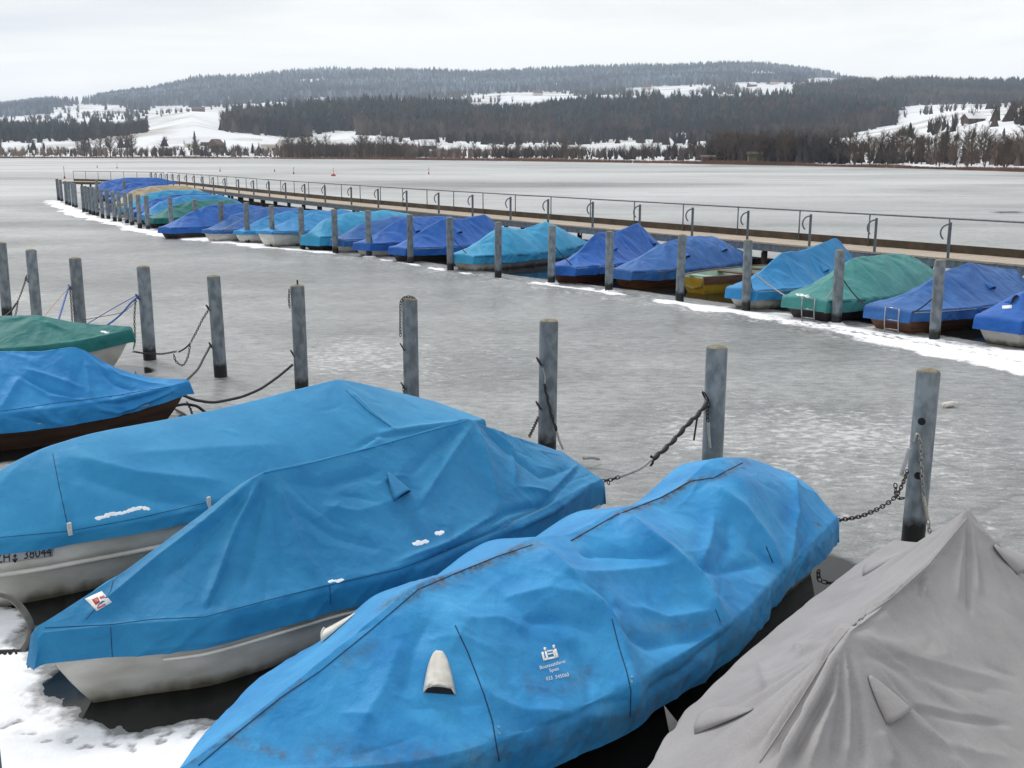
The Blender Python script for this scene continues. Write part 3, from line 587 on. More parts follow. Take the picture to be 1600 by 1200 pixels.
def wood(name, label, regions, matname, protos, patchy=-.55, tint=(.6, 1.5)):
    V = []; Fc = []; T = []; o = 0
    for (x0, x1, t0, t1, cnt, h0, h1, clear) in regions:
        x = rng.uniform(x0, x1, cnt); tt = rng.uniform(t0, t1, cnt); P = ground_v(x, tt); y = proj(P)[:, 1]; ok = noise(P[:, 0] * .006, P[:, 1] * .006, len(label)) > patchy
        for c in clear: ok &= ((x - c[0]) / c[2]) ** 2 + ((y - c[1]) / c[3]) ** 2 > 1 + .25 * rng.normal(size=cnt)
        for p_ in P[ok]:
            v, f_ = protos[rng.integers(len(protos))]; h = rng.uniform(h0, h1); a = rng.random() * 6.28
            ca, sa = math.cos(a), math.sin(a); wv = h * rng.uniform(.85, 1.25)
            vv = np.c_[(v[:, 0] * ca - v[:, 1] * sa) * wv, (v[:, 0] * sa + v[:, 1] * ca) * wv, v[:, 2] * h] + p_ - np.array([0, 0, .3])
            V.append(vv); Fc.append(f_ + o); o += len(v); T.append(np.full(len(v), rng.uniform(*tint)))
    ob = npmesh(name, np.concatenate(V), np.concatenate(Fc), M[matname], smooth=False, attrs={'tint': np.concatenate(T)})
    return tag(ob, label, 'forest', kind='stuff')
CL_FAR = [(110,158,45,5),(140,170,60,7),(270,172,40,6),(1190,118,30,5),(1170,137,60,8),(1290,126,40,4)]
CL_MID = [(555,212,75,6),(1040,212,60,4),(820,152,90,8),(1040,140,75,9),(1200,138,48,10),(300,190,60,25)]
wood('wood', 'frost covered wood on the long far ridge', [(-300,1390,9.0,10.15,9000,18,27,CL_FAR),(-300,1360,8.05,9.0,7500,18,26,CL_FAR),(-300,470,7.35,8.1,900,14,22,CL_FAR[:3])], 'wood_frosted_haze', CON + BARE[:2], -.8, (.5, 1.6))
wood('wood', 'dark conifers along the crest of the far ridge', [(-300,1360,9.0,10.2,2200,18,30,CL_FAR),(-100,1300,8.0,9.0,1300,16,24,CL_FAR)], 'wood_conifer', CON, -.1, (1., 2.2))
wood('wood', 'dark evergreen wood on the low hill behind the shore', [(335,1400,4.15,5.2,1500,13,26,CL_MID),(-100,175,4.1,5.0,170,13,22,[]),(640,900,4.9,5.3,240,15,23,CL_MID),(1150,1420,5.0,6.4,330,14,22,CL_MID)], 'wood_conifer', CON, -.12, (.7, 1.5))
wood('wood', 'bare brown wood on the low hill behind the shore', [(338,1400,4.0,5.25,3800,13,23,CL_MID),(560,1000,3.75,4.2,420,11,17,[(700,214,50,5)]),(-100,230,4.0,4.95,520,11,18,[]),(1000,1330,3.7,4.3,330,11,17,[(1060,212,50,4)])], 'wood_bare', BARE, -.9, (.5, 1.7))
wood('wood', 'mixed wood on the hill above the right hand snow field', [(1240,1900,6.2,7.15,2300,13,21,[(1290,126,30,4)]),(1330,1700,5.5,6.4,1300,12,19,[(1530,182,75,10)])], 'wood_bare', BARE, -.9, (.5, 1.5))
wood('wood', 'dark conifers among the bare trees of that hill', [(1240,1900,6.4,7.15,550,15,22,[]),(1390,1480,5.2,5.8,40,14,22,[])], 'wood_conifer', CON, -.3, (.8, 1.6))
wood('wood', 'dark tree belts along the snowy meadow edges', [(-100,260,2.75,3.3,150,7,13,[]),(-100,330,5.2,6.0,120,9,15,[(300,190,60,20)]),(1400,1700,2.6,3.1,60,6,10,[]),(1380,1700,4.3,4.9,150,8,14,[(1520,186,60,6)]),(430,1330,3.2,3.75,300,7,13,[(560,222,60,6),(960,236,120,7)]),(430,1330,2.1,2.5,420,3,7,[(960,240,90,4)]),(0,430,2.0,2.3,140,2.5,6,[]),(1330,1640,2.1,2.4,160,3,6,[])], 'wood_bare', BARE, -.15, (.5, 1.3))
wood('wood', 'hedges and copses between the upper snow fields', [(150,460,7.0,8.2,260,8,15,CL_FAR[:3]),(460,720,6.6,8.2,700,12,18,[]),(700,1300,6.9,8.1,1500,10,18,CL_MID[2:5]),(200,300,5.2,7,40,8,12,[]),(1400,1700,4.6,5.4,70,6,11,[]),(-100,230,5.2,7.0,330,9,15,[(280,185,60,20)])], 'wood_bare', BARE, -.25, (.6, 1.5))
wood('wood', 'brown thicket of bare saplings behind the far reeds', [(440,650,1.15,1.7,420,4,9,[]),(650,900,1.2,1.8,260,3,6,[]),(900,1110,1.2,1.9,120,3,6,[]),(1110,1320,1.1,1.9,330,4,9,[]),(1320,1700,1.15,1.9,330,3,7.5,[]),(-50,440,1.2,1.8,240,3,7,[])], 'wood_bare', BARE, .0, (1.2, 3.0))
# --- reeds at the water's edge
V = []; Fc = []
for q in range(26000):
    x = rng.uniform(-150, 1760); r0 = rS(x); d = ray(x, 238.0); hd = d[:2] / np.linalg.norm(d[:2]); rr_ = r0 + rng.uniform(-1, 5 + 7 * max(0, noise(x * .02)))
    dens = .5 + .5 * noise(x * .013, 3.3); h = rng.uniform(.7, 1.6) * (0.55 + .75 * max(0, dens)) * (1 - .5 * float(sstep(900, 1500, x)))
    c = np.array([hd[0] * rr_, hd[1] * rr_, .05]); s_ = np.array([hd[1], -hd[0], 0]) * rng.uniform(.05, .16); o = len(V)
    V += [c + s_, c - s_, c + np.array([rng.normal() * .15, 0, h])]; Fc.append((o, o + 1, o + 2))
tag(npmesh('reeds', np.array(V), np.array(Fc), M['reed'], smooth=False), 'strip of dry reddish reeds along the far shore', 'reeds', kind='stuff')
# --- trees one can tell apart along the shore
def bare_tree_meshes(seed, spread=.34, limbs=11, twigs=300):
    rg = np.random.default_rng(seed); tr = MB(); lean = rg.normal(size=2) * .03
    tr.tube([(0, 0, -.04), (lean[0] * .4, lean[1] * .4, .25), (lean[0], lean[1], .55), (lean[0] * 1.4, lean[1] * 1.4, .86)], [.017, .014, .009, .002], 6)
    ends = []
    for q in range(limbs):
        z0 = .2 + .55 * q / limbs; a = q * 2.4 + rg.random(); ln_ = spread * rg.uniform(.6, 1.1) * (1.1 - .6 * q / limbs); st = np.array([lean[0] * z0, lean[1] * z0, z0])
        mid = st + np.array([math.cos(a) * ln_ * .5, math.sin(a) * ln_ * .5, ln_ * .45]); en = st + np.array([math.cos(a) * ln_ * .9, math.sin(a) * ln_ * .9, ln_ * rg.uniform(.9, 1.3)])
        tr.tube([st, mid, en], [.0075, .005, .0015], 4, caps=False); ends += [(st, mid), (mid, en)]
    ends.append((np.array([lean[0], lean[1], .55]), np.array([lean[0] * 1.4, lean[1] * 1.4, .9])))
    V = []; Fc = []
    for q in range(twigs):
        a_, b_ = ends[rg.integers(len(ends))]; f = rg.random(); s0 = a_ * (1 - f) + b_ * f; dr = rg.normal(size=3); dr[2] = abs(dr[2]) * .9 + .1; dr /= np.linalg.norm(dr)
        e_ = s0 + dr * rg.uniform(.06, .17); w_ = np.cross(dr, rg.normal(size=3)); w_ /= np.linalg.norm(w_); o = len(V)
        V += [s0 + w_ * .0028, s0 - w_ * .0028, e_]; Fc.append((o, o + 1, o + 2))
    me = bpy.data.meshes.new('crown'); me.from_pydata([tuple(v) for v in V], [], Fc); me.update()
    me.materials.append(M['bare']); tm = tr.mesh('trunk', True); tm.materials.append(M['bark']); return tm, me
BT = [bare_tree_meshes(30 + q, spread=.28 + .05 * (q % 3), limbs=9 + q % 4, twigs=620) for q in range(9)]
BUSH = [bare_tree_meshes(60 + q, spread=.5, limbs=10, twigs=700) for q in range(3)]
def con_meshes(seed):
    rg = np.random.default_rng(seed); tr = MB(); tr.tube([(0, 0, -.03), (0, 0, .3), (0, 0, .97)], [.022, .018, .003], 6); V = []; Fc = []
    for q in range(420):
        z = .10 + .88 * rg.random() ** 1.1; a = rg.random() * 6.28; rr_ = .21 * (1 - z) * rg.uniform(.6, 1.15) + .01; o = len(V)
        e_ = np.array([rr_ * math.cos(a), rr_ * math.sin(a), z - .05]); s0 = np.array([0, 0, z]); w_ = np.array([-math.sin(a), math.cos(a), 0]) * .022
        V += [s0, e_ + w_, e_ - w_ + np.array([0, 0, .01])]; Fc.append((o, o + 1, o + 2))
    me = bpy.data.meshes.new('crown'); me.from_pydata([tuple(v) for v in V], [], Fc); me.update(); me.materials.append(M['conifer'])
    tm = tr.mesh('trunk', True); tm.materials.append(M['bark']); return tm, me
CT = [con_meshes(80 + q) for q in range(3)]
def plant(name, label, cat, group, proto, p_, h, wd=1.0):
    t_ = thing(name, label, cat, p_, rng.random() * 6.28, group); t_.scale = (h * wd, h * wd, h)
    for nm, me in (('trunk', proto[0]), ('crown', proto[1])):
        o = bpy.data.objects.new(nm, me); C.objects.link(o); o.parent = t_
    return t_
NM = {'tree': ('bare_tree', 'tree', BT), 'bush': ('bare_bush', 'bush', BUSH), 'con': ('conifer_tree', 'tree', CT)}
def row(kind, xs_, y_top, label, off=(6, 40), var=(-9, 12)):
    nm, ct, pr = NM[kind]
    for x in xs_:
        dr = rng.uniform(*off); rr_ = rS(x) + dr; tt = 1 + min(1, (dr - 4) / 106) if dr < 110 else 2 + (dr - 110) / 250
        p_ = ground(x, tt); yb = proj(p_)[0, 1]; h = max(2.5, (yb - (y_top + rng.uniform(*var))) * math.hypot(p_[0], p_[1]) / F)
        plant(nm, label, ct, label, pr[rng.integers(len(pr))], p_, h, rng.uniform(.85, 1.35) * (1.5 if kind == 'bush' else 1.1))
def sp_(a, b, n): return list(rng.uniform(a, b, n))
row('tree', sp_(130, 210, 12), 210, 'leafless tree of the lone clump on the open snowy shore'); row('tree', sp_(220, 430, 14), 226, 'thin leafless tree on the shore below the village'); row('bush', sp_(0, 440, 30), 238, 'low bush on the shore below the village')
row('tree', sp_(445, 520, 18), 213, 'leafless tree of the bushy grove beside the small conifer row'); row('tree', sp_(560, 625, 16), 210, 'leafless tree of the tall grove before the snowy slope'); row('bush', sp_(445, 640, 34), 230, 'bush at the foot of the shore groves')
row('tree', sp_(630, 870, 26), 222, 'leafless tree of the loose row before the steep roofed farmhouse', (6, 70)); row('bush', sp_(640, 1100, 34), 238, 'bush of the hedge along the bright shore meadow', (8, 90))
row('tree', sp_(872, 915, 12), 219, 'leafless tree of the compact clump in the shore meadow'); row('tree', sp_(930, 1110, 14), 226, 'thin leafless tree scattered over the shore meadow', (6, 90)); row('tree', sp_(1118, 1300, 40), 205, 'leafless tree of the thicket behind the olive boathouse', (8, 90)); row('bush', sp_(1110, 1310, 30), 230, 'bush of the thicket behind the olive boathouse', (6, 60))
row('tree', sp_(1310, 1620, 46), 208, 'leafless tree around the pale house by the reeds', (8, 70)); row('bush', sp_(1320, 1640, 34), 238, 'bush between the reeds and the pale house'); row('tree', sp_(1620, 1800, 8), 205, 'leafless tree around the pale house by the reeds')
row('con', [140, 128], 225, 'dark conifer beside the lone leafless clump', (60, 120)); row('con', [352, 365, 374, 384, 395, 405], 226, 'small conifer of the row beside the white farmhouse', (80, 130)); row('con', [305], 206, 'tall conifer standing on the village snow slope', (200, 230)); row('con', [1478, 1568, 1420], 192, 'dark conifer on the bright snow slope', (120, 220)); row('tree', sp_(1450, 1560, 14), 192, 'small orchard tree on the bright snow slope', (250, 350), (0, 14))
# --- houses and huts
def house(x, tt, wd, dp, hw, hr, rz, wallm, roofm, name, label, win=3, floors=1):
    p_ = ground(x, tt); t_ = thing(name, label, 'house' if name != 'hut' else 'hut', p_ - np.array([0, 0, .3]), rz)
    MB().box((0, 0, hw / 2), (wd, dp, hw)).add([(-wd/2, -dp/2, hw), (-wd/2, dp/2, hw), (-wd/2, 0, hw + hr)], [(0, 2, 1)]).add([(wd/2, -dp/2, hw), (wd/2, dp/2, hw), (wd/2, 0, hw + hr)], [(0, 1, 2)]).build('wall', wallm, t_, local=True)
    e_ = .5; rf = MB()
    for s in (-1, 1):
        a = np.array([-wd/2 - e_, s * (dp/2 + e_), hw - e_ * hr / (dp/2)]); b_ = np.array([wd/2 + e_, s * (dp/2 + e_), hw - e_ * hr / (dp/2)]); c_ = np.array([wd/2 + e_, 0, hw + hr]); d_ = np.array([-wd/2 - e_, 0, hw + hr]); u = np.array([0, 0, .3])
        rf.add([a + .02 * u, b_ + .02 * u, c_ + .02 * u, d_ + .02 * u, a + u, b_ + u, c_ + u, d_ + u], [(0,1,2,3),(4,7,6,5),(0,4,5,1),(1,5,6,2),(2,6,7,3),(3,7,4,0)])
    rfo = rf.build('roof', roofm, t_, local=True)
    if hr > 2: MB().box((wd * .2, .6, hw + hr * .8 + .5), (.7, .7, 1.6)).build('chimney', M['plaster'], rfo, local=True)
    for fl_ in range(floors):
        for q in range(win):
            MB().box((-wd/2 + wd * (q + .5) / win, -dp/2 - .02, 1.5 + 2.6 * fl_), (1.1, .12, 1.3)).build('window', M['glass'], t_, local=True)
    return t_
house(1392, 1.62, 9.5, 7, 4.6, 1.8, .25, M['plaster'], M['roof'], 'house', 'two storey pale house among the bare trees by the reeds', 3, 2)
house(1185, 1.12, 5.6, 3, 2.6, .5, -.05, M['olive'], M['tile'], 'hut', 'olive boathouse with a flat roof at the water edge', 1)
house(1110, 1.10, 5.0, 3, 1.7, .4, 0, M['timber'], M['tile'], 'hut', 'low dark timber shed at the water edge', 1)
house(668, 2.55, 11, 8, 3, 3.4, .3, M['timber'], M['roof'], 'house', 'farmhouse with a steep snow covered roof behind bare trees', 3)
house(425, 2.30, 13, 9, 5, 3.6, -.4, M['plaster'], M['roof'], 'house', 'white farmhouse beside a row of small conifers', 3)
house(322, 2.75, 14, 9, 3.6, 3.5, .2, M['timber'], M['roof'], 'house', 'dark barn in the village on the left shore', 3)
house(338, 2.5, 10, 8, 3.6, 3.5, 1.2, M['timber'], M['tile'], 'house', 'brown roofed village house below the snow slope', 2)
house(300, 2.6, 11, 8, 3.4, 3.0, .5, M['plaster'], M['roof'], 'house', 'small pale village house next to the dark barn', 2)
house(310, 6.15, 20, 12, 4.5, 4, .1, M['timber'], M['tile'], 'house', 'lone brown farmstead on top of the snow slope', 3)
house(185, 6.9, 22, 13, 5, 6, .6, M['plaster'], M['roof'], 'house', 'white roofed farm on the upper left snow field', 2)
house(840, 7.6, 22, 14, 6, 6, .2, M['plaster'], M['tile'], 'house', 'upland farm on the snow field above the dark wood', 2)
house(1010, 7.75, 24, 14, 6, 6, -.3, M['plaster'], M['tile'], 'house', 'hilltop farm beside a snowy clearing', 2)
house(1175, 8.0, 22, 14, 6, 6, .4, M['timber'], M['roof'], 'house', 'large barn of the hamlet under the ridge', 2)
house(1210, 8.02, 20, 14, 6, 6, -.2, M['plaster'], M['tile'], 'house', 'pale house of the hamlet under the ridge', 2)
house(1520, 2.9, 9, 6, 2.6, 2.2, .2, M['timber'], M['roof'], 'house', 'timber house on the bright snow slope', 3)
# --- air
hz = MB().box((0, 2400, 210), (13000, 6800, 424)).build('haze', None); hm = bpy.data.materials.new('haze_air'); hm.use_nodes = True; ht = hm.node_tree; ht.nodes.clear()
ho = N(ht, 'ShaderNodeOutputMaterial'); hv = N(ht, 'ShaderNodeVolumePrincipled'); hv.inputs['Density'].default_value = 1.05e-4; hv.inputs['Color'].default_value = (.74, .85, 1.0, 1); hv.inputs['Anisotropy'].default_value = .2
ht.links.new(hv.outputs[0], ho.inputs['Volume']); hz.data.materials.append(hm); tag(hz, 'thin winter haze over the lake', 'haze', kind='stuff')
# ------------------------------------------------------------------ jetty
JT = np.gradient(JC, axis=0); JT /= np.linalg.norm(JT, axis=1)[:, None]; JN = np.c_[JT[:, 1], -JT[:, 0]]
JN *= np.sign(JN[:, :1])                                             # away from the boats
DW = 1.45; DZ = 1.0
jetty = thing('jetty', 'long timber jetty on a steel frame with a railing on its lake side', 'jetty', (JC[0, 0], JC[0, 1], 0))
pm = MB().box((0, DW / 2, 0), (.138, DW, .045)).mesh('plank'); pm.materials.append(M['plank'])
rest = MB(); up = np.array([0, 0, 1.0])
for i in range(len(JC)):
    c, tv, nv = JC[i], JT[i], JN[i]
    if i < 300:
        o = bpy.data.objects.new('plank', pm); C.objects.link(o); o.parent = jetty
        a = math.atan2(tv[1], tv[0]); flip = (np.array([-math.sin(a), math.cos(a)]) @ nv) < 0
        o.location = (c[0] - JC[0, 0] + nv[0] * random.uniform(-.012, .012), c[1] - JC[0, 1], DZ - .0225 + random.uniform(-.003, .003)); o.rotation_euler = (0, random.uniform(-.006, .006), a + (math.pi if flip else 0))
    else: rest.box((*(c + nv * DW / 2), DZ - .0225), (.138, DW, .045), [(*tv, 0), (*nv, 0), up])
tag(rest.build('plank', M['plank'], jetty), kind='stuff')
def strip(off, z0, z1, th, a=0, b=None, step=10):
    idx = list(range(a, (b or len(JC)), step));
    if idx[-1] != (b or len(JC)) - 1: idx.append((b or len(JC)) - 1)
    V = []; Fc = []
    for k_, i in enumerate(idx):
        for (dn, z) in ((off, z0), (off, z1), (off + th, z1), (off + th, z0)): q = JC[i] + JN[i] * dn; V.append((q[0], q[1], z))
        if k_: 
            o = 4 * (k_ - 1); Fc += [(o + q, o + (q + 1) % 4, o + 4 + (q + 1) % 4, o + 4 + q) for q in range(4)]
    n_ = len(V); Fc += [(3, 2, 1, 0), (n_ - 4, n_ - 3, n_ - 2, n_ - 1)]
    return MB().add(V, Fc)
strip(.02, .76, .951, .09).build('edge_beam', M['steel'], jetty)
strip(DW - .12, .76, .951, .09).build('edge_beam', M['wood_dark'], jetty)
strip(.5, .80, .951, .1).build('joist', M['wood_dark'], jetty)
strip(DW + .005, .90, 1.20, .05).build('toe_board', M['toe'], jetty)
strip(.55, .26, .44, .14).build('lower_beam', M['wood_dark'], jetty)
strip(DW - .2, .20, .40, .14).build('lower_beam', M['wood_dark'], jetty)
pile = MB().tube([(0, 0, -.4), (0, 0, .80)], .09, 10); pile_m = pile.mesh('pile', True); pile_m.materials.append(M['wood_dark'])
for i in range(6, len(JC), 16):
    for dn in (.3, DW - .3):
        q = JC[i] + JN[i] * dn; o = bpy.data.objects.new('pile', pile_m); C.objects.link(o); o.parent = jetty; o.location = (q[0] - JC[0, 0], q[1] - JC[0, 1], 0)
# white bolts on the beam below the deck
for i in range(4, 150, 5):
    q = JC[i] + JN[i] * -.0
    MB().box((q[0], q[1], .735), (.035, .035, .05)).build('bolt', M['white'], jetty)
# railing
RO = DW - .06; RH = .86
rp_m = MB().tube([(0, 0, 0), (0, 0, RH)], .021, 8).mesh('rail_post', True); rp_m.materials.append(M['rail'])
for i in range(4, len(JC), 16):
    q = JC[i] + JN[i] * RO; o = bpy.data.objects.new('rail_post', rp_m); C.objects.link(o); o.parent = jetty; o.location = (q[0] - JC[0, 0], q[1] - JC[0, 1], DZ)
MB().tube([(*(JC[i] + JN[i] * RO), DZ + RH) for i in list(range(0, len(JC), 8)) + [len(JC) - 1]], .024, 8).build('handrail', M['rail'], jetty, smooth=True)
# hook posts on the boat side: a flat bar with a curved hook at the top
hook = MB().box((0, 0, .49), (.06, .06, .98)); arc = [(-.02 - .19 * math.sin(t_) , 0, .93 - .20 + .20 * math.cos(t_)) for t_ in np.linspace(0, 2.5, 12)]
hook.tube(arc, .022, 6); hk_m = hook.mesh('hook_post', False); hk_m.materials.append(M['rail'])
hx = [1483, 1365, 1262, 1165, 1077, 997, 924, 855, 795, 738, 685, 634, 589, 548, 507, 475, 446, 420, 395, 372, 351, 333, 317, 303, 291, 280, 270, 261, 252, 244, 237]
jpx = proj(np.c_[JC, np.full(len(JC), DZ)])[:, 0]
for x in [1720] + hx:
    i = int(np.argmin(np.abs(jpx - x))); q = JC[i] + JN[i] * .05; o = bpy.data.objects.new('hook_post', hk_m); C.objects.link(o); o.parent = jetty
    o.location = (q[0] - JC[0, 0], q[1] - JC[0, 1], DZ - .12); o.rotation_euler = (0, 0, math.atan2(JT[i][1], JT[i][0]) + math.pi + .5)
# the short arm at the jetty's end
e0 = JC[-1] + JN[-1] * .2; e1 = at(98, 283, 1.0)[:2]; tv = (e1 - e0) / np.linalg.norm(e1 - e0); nv = np.array([-tv[1], tv[0]]); nv *= np.sign(nv[1]); La = np.linalg.norm(e1 - e0)
arm = thing('jetty', 'cross arm at the far end of the jetty with a thin railing', 'jetty', (e0[0], e0[1], 0))
MB().box((*(e0 + tv * La / 2 + nv * .6), .97), (La, 1.2, .05), [(*tv, 0), (*nv, 0), up]).build('deck', M['plank'], arm)
MB().box((*(e0 + tv * La / 2 + nv * .0), .85), (La, .1, .18), [(*tv, 0), (*nv, 0), up]).build('edge_beam', M['wood_dark'], arm)
MB().box((*(e0 + tv * La / 2 + nv * 1.2), 1.02), (La, .06, .3), [(*tv, 0), (*nv, 0), up]).build('toe_board', M['toe'], arm)
MB().tube([(*(e0 + nv * 1.15), 1.86), (*(e1 + nv * 1.15), 1.86)], .026, 8).build('handrail', M['rail'], arm)
for q in range(8): c = e0 + tv * La * q / 7 + nv * 1.15; MB().tube([(*c, .98), (*c, 1.86)], .022, 6).build('rail_post', M['rail'], arm)
for q in range(5):
    for dn in (.15, 1.05): c = e0 + tv * La * (q + .5) / 5 + nv * dn; MB().tube([(*c, -.3), (*c, .8)], .09, 8).build('pile', M['wood_dark'], arm)
# ------------------------------------------------------------------ mooring posts
def post_meshes(h, r):
    a = MB().lathe([(r, -.4), (r, h - .012), (r - .006, h)], n=24).mesh('pipe', True); a.materials.append(M['post'])
    prof = [(r * .93, h - .02), (r * .93, h + .004), (r * .7, h + .016), (r * .3, h + .024), (.002, h + .026)]
    b_ = MB().lathe(prof, n=24).mesh('concrete_cap', True); b_.materials.append(M['concrete_top']); return a, b_
PMN = post_meshes(1.6, .104); PMF = post_meshes(1.55, .10)
# keep hard rims
for me in PMN + PMF:
    me.set_sharp_from_angle(angle=R(40))
ring_me = MB()
a_ = np.linspace(0, 2 * math.pi, 17); ring_me.tube([(.052 * math.cos(q), 0, .052 * math.sin(q)) for q in a_], .009, 6, caps=False); ring_me = ring_me.mesh('ring', True); ring_me.materials.append(M['rust'])
hole_me = MB().lathe([(.034, -.012), (.034, .006), (.028, .006)], n=14).mesh('eye_hole', True); hole_me.materials.append(M['hole'])
col_me = MB(); V = []; k_ = 18
for (rr_, zz) in ((.09, .05), (.15, .045), (.24, .0)):
    for q in range(k_): a_ = 6.283 * q / k_; j = 1 + .22 * math.sin(q * 2.7) * (rr_ > .1); V.append((rr_ * j * math.cos(a_), rr_ * j * math.sin(a_), zz))
col_me.add(V, [(i * k_ + q, i * k_ + (q + 1) % k_, (i + 1) * k_ + (q + 1) % k_, (i + 1) * k_ + q) for i in range(2) for q in range(k_)]); col_me = col_me.mesh('ice_collar', True); col_me.materials.append(M['snow'])
def post(p_, meshes, label, group, lean=(0, 0), rings_=(), holes=()):
    t_ = thing('mooring_post', label, 'post', (p_[0], p_[1], 0), random.random() * 6.28 * 0, group); t_.rotation_euler = (lean[0], lean[1], 0); t_.scale = (random.uniform(.96, 1.06),) * 2 + (1.0 if meshes is PMN else random.uniform(.98, 1.02),)
    for nm, me in zip(('pipe', 'concrete_cap'), meshes):
        o = bpy.data.objects.new(nm, me); C.objects.link(o); o.parent = t_; o.rotation_euler = (0, 0, (p_[0] * 7) % 6.28)
    for (a, z) in rings_:
        o = bpy.data.objects.new('ring', ring_me); C.objects.link(o); o.parent = t_; o.location = (.125 * math.cos(a), .125 * math.sin(a), z); o.rotation_euler = (.5, 0, a + 1.2)
    for (a, z) in holes:
        o = bpy.data.objects.new('eye_hole', hole_me); C.objects.link(o); o.parent = t_; o.location = (.101 * math.cos(a), .101 * math.sin(a), z); o.rotation_euler = (0, math.pi / 2, a)
    if meshes is PMF and random.random() < .5:
        o = bpy.data.objects.new('ice_collar', col_me); C.objects.link(o); o.parent = t_; o.location = (0, 0, .0); o.rotation_euler = (0, 0, random.random() * 6); o.scale = (1, random.uniform(.6, 1), 1)
    return t_
PI = math.pi; W_ = 1.18 * PI        # the side of a post that faces the quay boats
NL = ['mooring post with two bored holes and a bright chain beside the grey cover', 'mooring post with a black rubber mooring snubber tied to the stained blue boat', 'mooring post with a thin black snubber hanging down its front between two blue covers',
      'mooring post with a rusty chain looped over its top', 'mooring post whose pipe end carries a small pin and a dark hose', 'mooring post with a slack chain and a black hose led to the brown hulled boat',
      'mooring post with a blue rope led to the green covered boat', 'mooring post with twisted blue straps behind the green cover', 'mooring post with a short chain beside a patch of snow', 'outermost mooring post of the quay row beside the patch of snow']
NRING = [[], [(W_, 1.12)], [(W_, 1.14), (W_, .62)], [(W_, .98), (W_, .45)], [(W_, .62)], [(W_, 1.12), (W_, .52)], [(W_, 1.1)], [(W_, 1.08)], [(W_, 1.02)], []]
for i, p_ in enumerate(NPOST):
    post(p_, PMN, NL[i], 'mooring posts in front of the quay boats', lean=(0, 0) if i == 3 else (random.uniform(-.01, .01), random.uniform(-.014, .014)), rings_=NRING[i], holes=[(1.32 * PI, 1.16), (1.36 * PI, .66)] if i == 0 else ())
FL = ['before the varnished stern', 'between the sea green cover and the faded blue cover', 'between the light blue cover and the sea green cover', 'before the open yellow rowing boat', 'between the two peaked cover and the hooped dark blue cover', 'beside the two peaked cover at the empty berth',
      'between the empty berth and the humped cyan cover', 'beside the humped cyan cover', 'before the royal blue cover with the dark hull', 'before the rounded royal blue cover', 'before the low royal blue cover', 'beside the low hanging cyan cover', 'before the tall white hull', 'beside the tall white hull', 'before the dusty blue cover', 'between the dusty blue and the broad royal blue cover', 'before the broad royal blue cover', 'before the dark green cover']
for i, p_ in enumerate(FPOST):
    post(p_, PMF, 'grey steel mooring post ' + FL[i] if i < 18 else 'grey steel mooring post in the closely packed end of the row', 'mooring posts in the row before the jetty boats', lean=(random.uniform(-.012, .012), random.uniform(-.015, .015)))
for (x, y) in ((150, 277.5), (193, 277.5)):
    p_ = at(x, y, 1.75); post(p_, PMF, 'post standing beside the cross arm of the jetty', 'posts beside the cross arm of the jetty')
# ------------------------------------------------------------------ covered boats
def strokes3(bvh, strokes):
    out_ = []
    for (pts, wdt, amp) in strokes:
        P = []
        for i in range(len(pts) - 1):
            for f in np.linspace(0, 1, 6, endpoint=(i == len(pts) - 2)):
                x = pts[i][0] + (pts[i+1][0] - pts[i][0]) * f; y = pts[i][1] + (pts[i+1][1] - pts[i][1]) * f
                h = bvh.ray_cast(Vector(O3), Vector(ray(x, y)))
                if h[0] is not None: P.append(np.array(h[0]))
        if len(P) > 1: out_.append((np.array(P), wdt, amp))
    return out_
def frame_profile(t_, trap):
    if not trap: return 1 - t_ ** 2.1
    q = 1 - t_; f = lambda u: -np.log(np.exp(-12 * 1.75 * u) + np.exp(-12)) / 12
    return (f(q) - f(0)) / (f(1) - f(0)) * (.9 + .1 * q)
def ridge_line(c, s):
    q = np.linspace(-.18, .18, 13); k_ = np.exp(-(q / .07) ** 2); k_ /= k_.sum(); x = np.clip(s[:, None] + q[None], c[0][0], c[-1][0])
    return .25 * crv(c, s) + .75 * (lin(c, x) * k_).sum(1)
